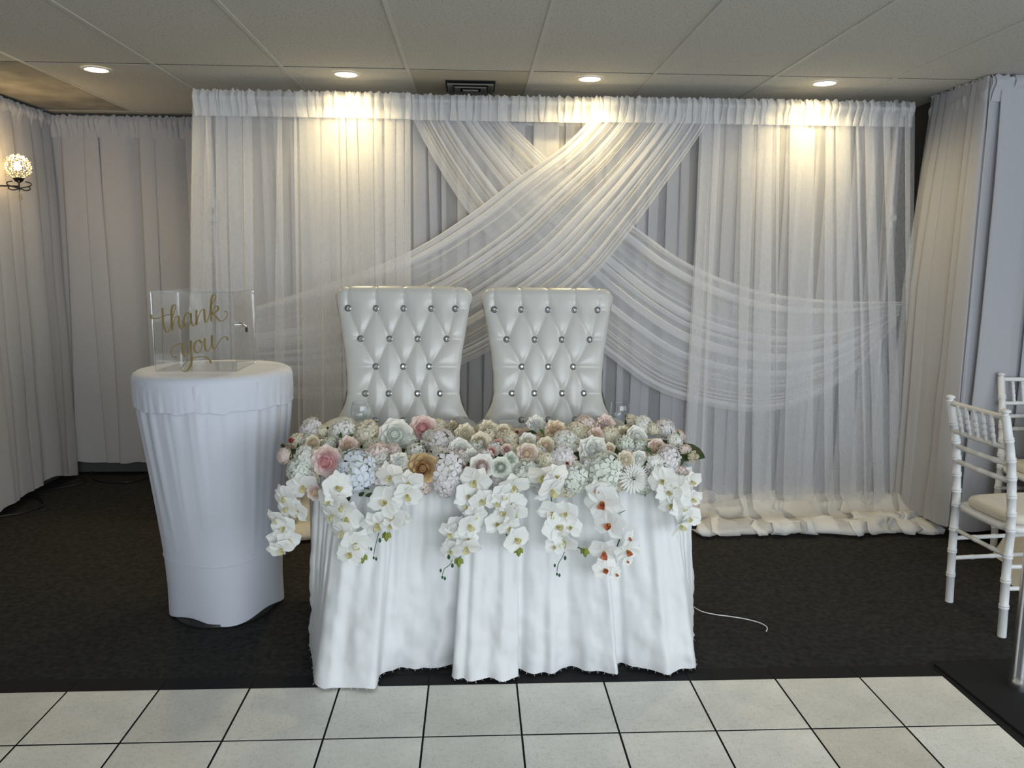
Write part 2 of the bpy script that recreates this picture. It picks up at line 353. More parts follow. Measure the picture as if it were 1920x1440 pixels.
# right pier drapes
A = Matrix.Translation((0, 3.93, 0))
st = strips_rand(2.58, 3.9, 7, rr, .5, 1.2, .05)
G = drape(st, (2.53, 2.53), (4.0, 4.05), 2.365, .06, .03, 18, 13, .02, hemw=.02)
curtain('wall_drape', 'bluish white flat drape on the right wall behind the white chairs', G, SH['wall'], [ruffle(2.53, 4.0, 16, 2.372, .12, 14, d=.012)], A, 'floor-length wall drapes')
A = Matrix.Translation((2.53, 3.945, 0)) @ Matrix.Rotation(PI/2, 4, 'Z')
st = strips_rand(.01, .47, 7, rr, .5, 1.1, .02)
G = drape(st, (.0, .0), (.50, .46), 2.365, .07, .022, 18, 17, .02, hemw=.02)
G = [[(x, y+.08*min(1, r_/8)*max(0, x/.5), z) for x, y, z in row] for r_, row in enumerate(G)]
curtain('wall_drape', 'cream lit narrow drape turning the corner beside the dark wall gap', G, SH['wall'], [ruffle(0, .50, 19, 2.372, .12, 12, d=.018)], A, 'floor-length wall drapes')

# backdrop stand
m_pipe = mat('brushed_aluminium_pipe', (.42, .42, .43), .55, metal=.8)
t = thing('backdrop_stand', 'aluminium pipe stand carrying the white wedding backdrop', 'backdrop stand')
XA, XB, YR, ZR = -1.455, 2.395, 4.40, 2.300
MB().tube([(XA, YR, ZR), (XB, YR, ZR)], .019, 16).build('crossbar', m_pipe, t)
MB().tube([(XA, YR+.07, ZR-.012), (XB, YR+.07, ZR-.012)], .016, 12).build('crossbar', m_pipe, t)
for x in (-1.41, 2.34):
    MB().tube([(x, YR+.035, .01), (x, YR+.035, ZR)], .022, 16).build('upright', m_pipe, t)
    MB().tube([(x, YR+.035, 1.66), (x, YR+.035, 1.78)], .033, 16).box((x-.012, YR-.02, 1.70), (x+.012, YR, 1.73)).build('collar', m_pipe, t)
    MB().bbox((x-.2, YR-.17, -.005), (x+.2, YR+.23, .008), .003).build('base_plate', m_edge, t)
# rear full-width sheer
A = Matrix.Translation((0, 4.475, 0)); rr = random.Random(21)
x0, x1 = XA, XB
st = strips_rand(x0+.02, x1-.02, 46, rr, .25, .95, .03)
G = drape(st, (x0, x0-.06), (x1, x1+.02), 2.29, .03, .016, 22, 23, .012, puddle=1, pdy=.16)
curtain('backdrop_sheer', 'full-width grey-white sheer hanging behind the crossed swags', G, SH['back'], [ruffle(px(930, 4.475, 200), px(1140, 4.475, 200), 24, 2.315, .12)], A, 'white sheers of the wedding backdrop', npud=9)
MB().grid(ruffle(px(938, 4.372, 200), px(1122, 4.372, 200), 25, 2.322, .125, 11, .012)).build('rod_pocket', SH['dense'], [o for o in bpy.data.objects if o.name == 'backdrop_sheer'][0], X=Matrix.Translation((0, 4.372-4.475, 0)))
def panel(name, label, pxs, ltop, lbot, rtop, rbot, seed, Y, rows=34, d=.018, pud=.34, m='front', bands=1, zt=2.30):
    st = []
    for a, b, c, e in pxs: st.append((px(a, Y, 250), px(b, Y, 250), px(c, Y, 850), px(e, Y, 850)))
    G = drape(st, (px(ltop, Y, 250), px(lbot, Y, 850)), (px(rtop, Y, 250), px(rbot, Y, 850)), zt, .135, d, rows, seed, .010, puddle=1, pdy=pud)
    return curtain(name, label, G, SH[m], None, Matrix.Translation((0, Y, 0)), 'white sheers of the wedding backdrop', npud=9), G
def header(t, a, b, seed, Y, m='dense', n=None, d=.012):
    MB().grid(ruffle(px(a, Y, 200), px(b, Y, 200), seed, 2.322, .125, n, d)).build('rod_pocket', SH[m], t, X=Matrix.Translation((0, Y-(t.matrix_basis.translation.y), 0)))
YP = 4.355
L = [(366, 386, 346, 372), (390, 398, 376, 392), (408, 424, 402, 432), (430, 455, 436, 462), (458, 474, 464, 476), (524, 530, 505, 530), (553, 557, 556, 564), (562, 600, 572, 610), (604, 634, 604, 640),
     (638, 648, 648, 664), (650, 668, 662, 690), (672, 700, 684, 700), (702, 716, 706, 722), (722, 742, 726, 742), (744, 758, 744, 756), (760, 769, 758, 769)]
t1, _ = panel('backdrop_panel', 'front sheer panel on the left half of the backdrop behind the clear box', L, 364, 345, 771, 771, 31, YP)
header(t1, 364, 480, 32, YP-.012, 'dense', 9, .02); header(t1, 480, 553, 33, YP-.012, 'front', 3, .01); header(t1, 552, 771, 34, YP-.012, 'dense', 12, .014)
Rr = [(1316, 1334, 1286, 1306), (1338, 1352, 1310, 1322), (1388, 1414, 1386, 1402), (1418, 1448, 1412, 1450), (1452, 1460, 1456, 1462), (1478, 1526, 1474, 1530), (1545, 1560, 1548, 1570),
      (1562, 1592, 1576, 1612), (1600, 1606, 1622, 1634), (1616, 1634, 1640, 1668), (1650, 1666, 1676, 1698), (1692, 1704, 1702, 1712)]
t2, _ = panel('backdrop_panel', 'front sheer panel on the right half of the backdrop pooling on the carpet', Rr, 1312, 1285, 1712, 1714, 41, YP)
header(t2, 1318, 1640, 42, YP-.012, 'dense', 22, .014); header(t2, 1640, 1713, 43, YP-.012, 'front', 5)
t2b, _ = panel('backdrop_tail', 'loose swag tail falling beside the right upright of the backdrop', [(1640, 1660, 1600, 1640), (1664, 1684, 1650, 1690)], 1625, 1560, 1700, 1716, 45, 4.42, 20, .015, .30, zt=1.10)
# crossed swags
def swag(name, label, topE, botE, Y0_, Y1_, npl, seed, d=.012):
    rr = random.Random(seed); nu = 90
    Tp = crom([at(x, y, Y0_) for x, y in topE], nu); Bt = crom([at(x, y, Y0_) for x, y in botE], nu)
    st = []
    v = .005
    while v < .985:
        w_ = rr.uniform(.006, .035)*22/npl; st.append((v, v+w_, rr.uniform(0, 6), rr.uniform(.5, 1.3))); v += w_+rr.uniform(.0, .035)*22/npl*rr.choice((.3, 1, 1.6))
    G = []
    for i in range(nu):
        u = i/(nu-1); P = [(0, 0)]
        for a, b, p, k in st:
            wb = .012*math.sin(4*u+p); s = a+wb; f = b+wb+(b-a)*.9*math.sin(2.3*u+p*2)
            if f < s+.003: f = s+.003
            q = (f-s)*.12; kk = k*d
            P += [(s-q, kk*.6), (f-q, kk), (f+q*.3, kk*.8), (f-q, kk*.1), (s+q, -kk*.05), (s-q*.3, -kk*.6), (s+q, -kk), (f+q, -kk*.5)]
        P.append((1, 0)); C = chaikin(P, 2); row = []
        yb = (Y1_-Y0_)*u
        for v, dy in C:
            p = Tp[i]*(1-v)+Bt[i]*v
            row.append((p[0], Y0_+yb+dy+.004*fbm(v*18, u*3, seed), p[2]))
        G.append(row)
    t = thing(name, label, 'curtain', (0, 0, 0), 0, 'white sheers of the wedding backdrop')
    MB().grid(G).build('panel', SH['swag'], t); return t
s2 = swag('backdrop_swag', 'sheer swag crossing underneath, from upper left to the right upright',
     [(941, 196), (952, 225), (1020, 292), (1100, 360), (1192, 428), (1290, 495), (1420, 545), (1560, 563), (1695, 566)],
     [(764, 190), (775, 225), (820, 310), (881, 403), (960, 490), (1050, 590), (1150, 675), (1250, 740), (1400, 772), (1500, 757), (1600, 700), (1680, 610)], 4.39, 4.405, 20, 51)
header(s2, 764, 945, 52, 4.372, 'dense', 12)
s1 = swag('backdrop_swag', 'sheer swag crossing on top, from upper right down to the left',
     [(1118, 196), (1105, 225), (1050, 280), (968, 337), (881, 403), (772, 470), (640, 522), (475, 575)],
     [(1325, 196), (1322, 236), (1243, 352), (1192, 422), (1122, 509), (1050, 570), (925, 655), (830, 700), (720, 742), (600, 752), (475, 745)], 4.35, 4.40, 22, 61)
header(s1, 1115, 1326, 62, 4.346, 'dense', 14)

# ---------------------------------------------------------------- cocktail table with stretch cover and clear box
m_spandex = mat('white_stretch_cloth', (.56, .58, .64), .75, sheen=.2)
m_black = mat('black_metal', (.02, .02, .02), .4)
m_wood = mat('plain_board', (.45, .36, .26), .6)
CT = (-1.05, 3.215)
t = thing('cocktail_table', 'tall round cocktail table hidden under the white stretch cover', 'table', (*CT, 0))
MB().lathe([(.290, .985), (.294, .99), (.294, 1.008), (.290, 1.012)], n=40).build('tabletop', m_wood, t)
MB().tube([(0, 0, .02), (0, 0, .985)], .03, 14).build('pole', m_black, t)
MB().lathe([(.20, .0), (.20, .012), (.04, .03)], n=30).build('base', m_black, t)
cv = thing('stretch_cover', 'white stretch cover pulled over the tall round table', 'table cover', (*CT, 0))
def cov_r(th, z):
    rz = np.interp(z, [0, .12, .255, .42, .65, .85, .97], [.220, .220, .227, .244, .270, .294, .302])
    sq = max(0, 1-z/.8); c = 1+.05*sq*math.cos(4*(th-.35))
    fold = .008*max(0, (z-.25)/.75)*fbm(th*9, z*.7, 3)+.003*max(0, (z-.3)/.7)*math.sin(th*23+3*fbm(th*2, z, 1))
    return rz*c+fold
rows = []
for z in list(np.linspace(.0, .99, 40)):
    row = []
    for j in range(200):
        th = 2*PI*j/200; zz = z if z > .01 else .012+.012*math.cos(4*(th-.35)+PI)
        r_ = cov_r(th, z); row.append((r_*math.cos(th)-.0*z, r_*math.sin(th)+.03*(1-z), zz))
    rows.append(row)
MB().grid(rows, closed=True).build('cover_body', m_spandex, cv)
rows = []
for r_, z in [(0.0001, 1.020), (.15, 1.0205), (.26, 1.020), (.286, 1.0185), (.299, 1.011), (.3045, .998), (.306, .98), (.306, .955), (.305, .92), (.303, .90), (.3015, .885)]:
    row = []
    for j in range(240):
        th = 2*PI*j/240; lo = max(0, (.99-z)/.1); rf = .003*lo*fbm(th*16, z*2, 7)+.0016*lo*math.sin(th*47+4*fbm(th*3, 0, 1))
        zz = z+(-.012*fbm(th*3, 5, 2)+.002*abs(math.sin(th*11)) if z < .89 else 0); row.append(((r_+rf)*math.cos(th), (r_+rf)*math.sin(th), zz))
    rows.append(row)
cap_ = MB().grid(rows, closed=True); cap_.tube([Vector(rows[-1][j % 240])*1.0 for j in range(241)], .0022, 5, 0, cap=False)
cap_.build('top_cap', m_spandex, cv, 'smooth fitted cap with a ruched hem band')
MB().tube([(cov_r(2*PI*j/120, .27)*1.002*math.cos(2*PI*j/120), cov_r(2*PI*j/120, .27)*1.002*math.sin(2*PI*j/120)+.022, .265+.012*math.sin(2*PI*j/120)) for j in range(121)], .0018, 5, cap=False).build('inner_seam', m_spandex, cv)

m_acr = clear('clear_acrylic', (.985, .99, .99), .012); m_acre = clear('acrylic_edge', (.80, .84, .85), .30, .15)
m_gold = mat('matte_gold_vinyl', (.19, .135, .035), .55, metal=0)
m_chrome = mat('chrome', (.75, .75, .77), .18, metal=1)
BW, BD, BH = .312, .30, .305
t = thing('card_box', 'clear acrylic card box with gold script on the tall round table', 'box', (-1.235, 3.09, 1.0215), math.radians(1))
def pane(a, b, name='acrylic_panel'):
    g = MB().box(a, b, 0); s_ = [b[i]-a[i] for i in range(3)]; k = s_.index(min(s_))
    mi = {0: [0,0,0,1,0,1], 1: [0,0,1,0,1,0], 2: [1,1,0,0,0,0]}[k]; g.m = [0 if v else 1 for v in mi]
    return g.build(name, [m_acr, m_acre], t)
e = .004
pane((0, 0, 0), (BW, e, BH)); pane((0, BD-e, 0), (BW, BD, BH)); pane((0, e, 0), (e, BD-e, BH)); pane((BW-e, e, 0), (BW, BD-e, BH))
pane((e, e, 0), (BW-e, BD-e, e)); pane((-.001, -.001, BH), (BW+.001, BD+.001, BH+e), 'lid')
STR = {'thank_lettering': [
 [(298,372),(301,405),(340,412),(390,400),(440,380),(487,372),(502,385)],
 [(411,302),(414,370),(418,440),(430,505),(455,548),(480,530),(497,470),(512,400),(532,330),(546,292),(532,272),(512,290),(502,340),(503,430),(510,535)],
 [(511,510),(532,425),(556,388),(574,400),(574,460),(586,505),(606,514),(625,485),(636,455)],
 [(692,375),(663,352),(632,390),(620,450),(640,497),(670,480),(688,430),(696,355),(694,420),(708,475),(730,478),(745,440)],
 [(749,322),(749,400),(750,480)],
 [(751,475),(768,390),(798,328),(824,320),(830,380),(836,440),(851,445),(870,400),(885,330),(905,260),(938,210),(942,182),(922,172),(902,200),(893,280),(897,440)],
 [(899,365),(928,295),(958,285),(966,318),(934,350),(910,358),(945,392),(980,430),(1012,432),(1046,400),(1058,360),(1045,337),(1026,346)]],
 'you_lettering': [
 [(548,792),(535,806),(508,788),(495,745),(515,700),(560,675),(602,664),(606,720),(620,778),(646,792),(670,750),(688,660),(694,632)],
 [(694,630),(695,740),(700,830),(688,895),(650,942),(612,942),(603,905),(640,860),(700,820),(770,797),(832,800),(880,830),(893,865)],
 [(772,626),(738,655),(725,715),(752,756),(788,735),(803,680),(778,622),(795,652),(826,640)],
 [(832,606),(830,680),(850,737),(880,722),(899,655),(903,576)],
 [(903,576),(905,668),(921,717),(946,695),(990,622),(1032,594),(1060,610),(1054,632)]]}
for nm, sts in STR.items():
    g = MB()
    for s_ in sts:
        C = crom([(x, y) for x, y in s_], max(14, len(s_)*7)); n = len(C); A_, B_ = [], []
        for i in range(n):
            tx = C[min(i+1, n-1)]-C[max(i-1, 0)]; ll = math.hypot(*tx) or 1; tx = tx/ll
            wd = 4.2+6.8*max(0, tx[1])**1.6; wd *= min(1, .5+min(i, n-1-i)/4)
            nx = np.array([-tx[1], tx[0]])
            for lst, sg in ((A_, 1), (B_, -1)):
                q = C[i]+nx*wd*sg; v = (q[1]-145)/798; u = (q[0]-(290+45*v))/(830-10*v)
                lst.append((u*BW, -.0012, BH*(1-v)+.002))
        g.grid([A_, B_], 0, False)
        g.grid([[(x, -.0004, z) for x, y, z in A_], A_], 0, False)
    g.build(nm, m_gold, t, 'flat gold script lettering reading ' + nm.split('_')[0])
lk = MB().tube([(0, 0, 0), (.012, 0, 0), (.02, -.004, .001)], [.011, .011, .009], 16).tube([(.02, -.004, .001), (.032, -.006, -.006)], [.007, .004], 10).build('lock', m_chrome, t, 'small chrome cam lock'); lk.location = (BW, .055, .178)
ky = MB().bbox((-.005, -.0015, -.018), (.005, .0015, 0), .001, 0).box((-.0015, -.0008, -.036), (.0015, .0008, -.017), 1).build('key', [m_black, m_chrome], lk, 'black-headed key'); ky.location = (.03, -.008, -.010)
for (x_, z_) in ((BW+.001, BH-.012), (-.001, .178)):
    MB().lathe([(.0025, 0), (.0025, .002), (0, .003)], n=8, X=Matrix.Rotation(PI/2, 4, 'Y')).build('screw', m_black, t).location = (x_, BD-.02 if x_ > .1 else .01, z_)

# ---------------------------------------------------------------- sweetheart table, cloth
TX0, TX1, TY0, TY1, TZ = -.535, .755, 2.64, 3.12, .745
t = thing('sweetheart_table', 'rectangular folding table hidden beneath the white cloth and flowers', 'table', ((TX0+TX1)/2, (TY0+TY1)/2, 0))
hx, hy = (TX1-TX0)/2, (TY1-TY0)/2
MB().bbox((-hx, -hy, TZ-.035), (hx, hy, TZ), .006).build('tabletop', m_wood, t)
for sx in (-1, 1):
    for sy in (-1, 1): MB().tube([(sx*(hx-.1), sy*(hy-.06), 0), (sx*(hx-.1), sy*(hy-.06), TZ-.034)], .013, 10).build('leg', m_black, t)
m_cloth = mat('white_polyester_cloth', (.66, .67, .67), .7, sheen=.15, bump=(900, .15, .001))
cl = thing('tablecloth', 'white cloth with raw hem draped over the sweetheart table', 'tablecloth', (0, 0, 0), 0)
W2 = lambda x, y, z=0: (lambda d: (d.x*((z-EYE)/d.z), d.y*((z-EYE)/d.z)))(fw+rt*((x-960)/F)-up*((y-720)/F))
bot = [W2(583, 1190), W2(582, 1215), W2(585, 1232), W2(588, 1262), W2(592, 1288), W2(612, 1294), W2(640, 1291), W2(670, 1297), W2(700, 1296), W2(708, 1286), W2(712, 1270), W2(722, 1264), W2(735, 1262),
       W2(752, 1256), W2(775, 1257), W2(800, 1253), W2(825, 1258), W2(850, 1254), W2(866, 1256), W2(866, 1262), W2(850, 1270), W2(848, 1279), W2(858, 1281), W2(868, 1276), W2(880, 1281), W2(900, 1279), W2(918, 1276), W2(940, 1280),
       W2(958, 1276), W2(972, 1272), W2(966, 1262), W2(975, 1258), W2(990, 1264), W2(1005, 1266), W2(1020, 1262), W2(1036, 1266), W2(1050, 1258), W2(1066, 1254), W2(1084, 1257), W2(1100, 1262), W2(1125, 1264), W2(1150, 1269), W2(1156, 1270), W2(1158, 1262),
       W2(1150, 1252), W2(1165, 1246), W2(1180, 1253), W2(1200, 1258), W2(1225, 1261), W2(1250, 1267), W2(1264, 1262), W2(1278, 1258), W2(1303, 1258), W2(1303, 1240), W2(1296, 1215), W2(1298, 1195)]
bot = [(x_ , y_, 0) for x_, y_ in bot]
bot = [(TX0-.05, TY1+.03, 0), (TX0-.10, TY1-.12, 0)] + bot + [(TX1+.08, TY1-.12, 0), (TX1+.03, TY1+.03, 0)]
NB = 420
Bp = crom(bot, NB)[:, :2]
# top plan curve: rectangle with fine gathers, matched in x
tops = []
frac_l, frac_r = None, None
for i in range(NB):
    bx, by = Bp[i]
    if i/NB < .11: q = i/NB/.11; p = (TX0-.004, TY1-(TY1-TY0)*q)
    elif i/NB > .90: q = (i/NB-.90)/.10; p = (TX1+.004, TY0+(TY1-TY0)*q)
    else:
        q = (i/NB-.11)/.79; p = (TX0+(TX1-TX0)*(.55*q+.45*min(1, max(0, (bx-(-.55))/(1.33)))), TY0-.004)
    tops.append(p)
G = []
# inner rows on the tabletop, then rounded edge, then the fall
for r_ in range(3):
    f_ = (0, .6, .985)[r_]; G.append([((TX0+TX1)/2+(p[0]-(TX0+TX1)/2)*f_, (TY0+TY1)/2+(p[1]-(TY0+TY1)/2)*f_, TZ+.004) for p in tops])
NR = 46
for r_ in range(NR+1):
    s = r_/NR; row = []
    for i in range(NB):
        p = tops[i]; b_ = Bp[i]; k = s**1.15
        x = p[0]*(1-k)+b_[0]*k; y = p[1]*(1-k)+b_[1]*k
        side = i/NB < .11 or i/NB > .90
        gat = .010*math.sin(i*.62+2*fbm(i*.03, 1, 4))*math.exp(-s*3.2)*min(1, s*14)+.012*fbm(i*.06, s*1.5, 11)*math.sin(PI*min(1, s*1.2))
        wr = .010*fbm(x*7, s*6, 3)*s+.009*fbm(x*11+s*4, s*9-x*6, 8)*s+.012*(.5-abs(fbm(x*5+s*2.2, s*3.5-x*3, 21)))*s
        # diagonal creases in the low recess
        wr += .010*math.exp(-((x+.17)/.10)**2)*s*s*math.sin(34*(s*.8+x*1.1))*(s > .35)
        if side: x += (-1 if i/NB < .2 else 1)*(gat+wr)
        else: y -= gat+wr
        hem = .010+.006*fbm(x*12, y*9, 2)
        z = TZ+.003-(TZ+.003-hem)*s; row.append((x, y, z))
    G.append(row)
MB().grid(G).build('cloth', m_cloth, cl)
fz = MB(); rq = random.Random(5)
for i in range(40, NB-40, 4):
    a_ = Vector(G[-1][i])
    for _ in range(2):
        fz.tube([a_+Vector((rq.uniform(-.003, .003), 0, .002)), a_+Vector((rq.uniform(-.006, .006), rq.uniform(-.006, .002), -.006)), ], .0004, 3, cap=False)
fz.build('frayed_hem', m_cloth, cl, kind='stuff')

# ---------------------------------------------------------------- tufted throne chairs
m_leather = mat('pearl_white_leather', (.54, .53, .49), .30, spec=.55, bump=(500, .08, .0006))
m_rim = mat('silver_button_rim', (.45, .45, .46), .25, metal=1)
m_cry = mat('crystal', (.75, .76, .78), .06, metal=.85, spec=1)
def throne(label):
    t = thing('throne_chair', label, 'chair', (0, 0, 0), 0, 'white tufted throne chairs')
    hw = lambda z: float(np.interp(z, [.40, .70, .76, .80, .84, .88, .97, 1.065, 1.205, 1.30, 1.345], [.30, .30, .292, .270, .252, .244, .246, .257, .280, .298, .303]))
    Yb = lambda z: .26+.16*max(0, (z-.5)/.85)**1.3          # leaning back, local y
    rows_ = [(1.248, (-.24, -.12, 0, .12, .225)), (1.118, (-.185, -.06, .062, .188)), (1.0, (-.118, .0, .112)), (.885, (-.162, -.062, .062, .160)), (.77, (-.12, 0, .12)), (.66, (-.17, -.06, .06, .17)), (.56, (-.12, 0, .12))]
    btn = [(x, z) for z, xs in rows_ for x in xs]
    seg = []
    for (z1, a), (z2, b) in zip(rows_[:-1], rows_[1:]):
        for x1 in a:
            for x2 in b:
                if abs(x1-x2) < .09: seg.append((x1, z1, x2, z2))
    for x in rows_[0][1]: seg.append((x, 1.248, x*1.04, 1.40))
    for z, xs in rows_: seg.append((xs[0], z, -.33, z-.004)); seg.append((xs[-1], z, .33, z-.004))
    SA = np.array(seg); BA = np.array(btn)
    def tuft(x, z):
        A_, B_ = SA[:, :2], SA[:, 2:]; d = B_-A_; q = np.clip(((np.array([x, z])-A_)*d).sum(1)/(d*d).sum(1), 0, 1)
        D = np.linalg.norm(A_+d*q[:, None]-np.array([x, z]), axis=1)
        wgt = np.ones(len(D)); nd = D.min(); bd = np.linalg.norm(BA-np.array([x, z]), axis=1).min()
        return .0085*(1-math.exp(-(nd/.018)**1.1)) + .013*(1-math.exp(-(bd/.024)**1.3)) - .0215
    R_ = .040; G = []; nu_ = 116
    us = np.linspace(-1, 1, nu_); us = np.sign(us)*(1-(1-np.abs(us))**1.35)
    path = [('f', z) for z in np.linspace(.40, 1.305, 150)] + [('a', a) for a in np.linspace(8, 172, 12)] + [('b', z) for z in np.linspace(1.305, .40, 10)]
    for kind_, v in path:
        row = []
        for u in us:
            e_ = (1-abs(u)**7)**.5 if abs(u) < 1 else 0
            if kind_ == 'f': z = v; x = u*hw(z); y = Yb(z)-R_*e_-max(0, (z-1.2))**2*.0-tuft(x, z)*e_-.001
            elif kind_ == 'b': z = v; x = u*hw(z); y = Yb(z)+R_*e_
            else:
                a_ = math.radians(v); z = 1.305+R_*math.sin(a_)*(.35+.65*e_); x = u*hw(min(z, 1.345)); y = Yb(1.305)-R_*math.cos(a_)*e_
                gz = min(abs(x-bx) for bx in rows_[0][1]); z -= .005*math.exp(-(gz/.006)**2); y += 0 if v > 60 else -tuft(x, 1.305)*e_*(1-v/60)
            if abs(u) > .86 and z > 1.26: z -= .022*((abs(u)-.86)/.14)**2*min(1, (z-1.26)/.05)
            row.append((x, y, z))
        G.append(row)
    bk = MB().grid(G).build('backrest', m_leather, t)
    bme = None
    for (x, z) in btn:
        if z < .72: continue
        if bme is None:
            g = MB(); g.lathe([(.0145, -.003), (.0155, .001), (.0145, .0045), (.0112, .0055)], n=16, mi=0, cap=False)
            g.lathe([(.0114, .0045), (.0088, .0088), (.004, .0112), (0, .0112)], n=8, mi=1, smooth=False, cap=False); bme = g.mesh('crystal_button', [m_rim, m_cry])
        n_ = Vector((0, -1, .16)); link('crystal_button', bme, bk, X=frame((x, Yb(z)-R_+.017, z), n_))
    for k_ in (-1, 1):      # small studs on the back edge
        pass
    sg = []
    for a_ in np.linspace(0, 1, 12):
        s_ = abs(2*a_-1)
    MB().bbox((-.27, -.22, .40), (.27, .27, .53), .035).build('seat', m_leather, t)
    MB().bbox((-.26, -.20, .26), (.26, .30, .405), .01).build('seat_frame', m_leather, t)
    for sx in (-1, 1):
        # low scrolled arm sweeping forward from the back
        P = crom([(sx*.235, .29, .77), (sx*.265, .21, .755), (sx*.295, .10, .735), (sx*.30, -.04, .69), (sx*.29, -.14, .60)], 14)
        MB().tube([tuple(p) for p in P], [.018, .030, .040, .045, .048, .048, .048, .048, .048, .048, .047, .045, .042, .036], 14).bbox((sx*.30-.03, -.13, .30), (sx*.30+.03, .28, .70), .02).build('armrest', m_leather, t)
        for y_ in (-.17, .24): MB().lathe([(.022, 0), (.030, .26)], (sx*.22, y_, 0), n=12).build('leg', m_chrome, t)
    MB()
    return t
for (xc, lb) in ((-.308, 'white tufted leather throne chair on the left, behind the flowered table'), (.325, 'white tufted leather throne chair on the right, behind the flowered table')):
    if xc < 0: th0 = throne(lb); th0.location = (xc, 3.10, 0)
    else:
        c = copy_tree(th0); c['label'] = lb; c.location = (xc, 3.12, 0); c.scale = (.985, 1, .997)

# ---------------------------------------------------------------- flowers
def C3(*c): return tuple(c)
PC = dict(white=(.88, .88, .84), blush=(.84, .73, .68), pink=(.85, .68, .66), deeppink=(.80, .46, .46), cream=(.84, .79, .65), peach=(.85, .70, .54), brown=(.56, .40, .21), dbrown=(.36, .20, .09),
          blue=(.78, .82, .87), lilac=(.82, .79, .79), sage=(.70, .74, .63), mint=(.80, .83, .76), red=(.55, .12, .10), dusty=(.66, .40, .37), green=(.055, .12, .03), dgreen=(.03, .06, .02), lime=(.30, .34, .07), yellow=(.62, .48, .12), orch=(.88, .88, .85), orchr=(.50, .16, .07), yolk=(.70, .66, .38), teal=(.05, .14, .07))
PM = {k: petalm('petal_'+k, v, .12 if k in ('green', 'dgreen', 'brown', 'dbrown', 'orchr') else .4) for k, v in PC.items()}
def petal_pts(wd, ln, cup, curl, n=4, ruff=0, ph=0, tip=.0):
    P = []
    for i in range(n+1):
        v = i/n; e_ = (v-.6)/(.66 if v < .6 else .44); hw_ = wd*.5*max(.06, math.sqrt(max(0, 1-e_*e_)))*(1+tip*max(0, v-.5))
        P.append([((j/n*2-1)*hw_, ln*v-.16*ln*(j/n*2-1)**2*v*v, cup*((j/n*2-1)**2)*hw_*2+curl*ln*v*v+ruff*wd*math.sin((j/n)*9+ph)*v) for j in range(n+1)])
    return P
_pm = {}
def petal_mesh(kind, mk):
    k = (kind, mk)
    if k not in _pm:
        a = {'round': (1.0, .95, .35, -.22, 4, .0), 'wide': (1.5, .95, .10, -.16, 5, .01), 'ruffle': (1.35, 1.0, .12, -.06, 5, .06), 'long': (.5, 1.0, .35, .12, 3, 0), 'orch_w': (1.3, .95, .10, -.16, 7, .0),
             'orch_s': (.78, 1.0, .16, -.12, 6, .0), 'leaf': (.48, 1.0, .30, -.2, 4, 0), 'pointed': (.7, 1.0, .3, .1, 4, 0)}[kind]
        P = petal_pts(*a, tip=-.3 if kind in ('leaf', 'pointed') else 0); _pm[k] = MB().grid(P).mesh('petal', PM[mk])
    return _pm[k]
def ptrans(phi, tilt, r, z, sc):      # petal base at radius r, height z; tilt from vertical
    return Matrix.Rotation(phi, 4, 'Z') @ Matrix.Translation((0, r, z)) @ Matrix.Rotation(PI/2-tilt, 4, 'X') @ Matrix.Diagonal((sc, sc, sc, 1))
_core = {}
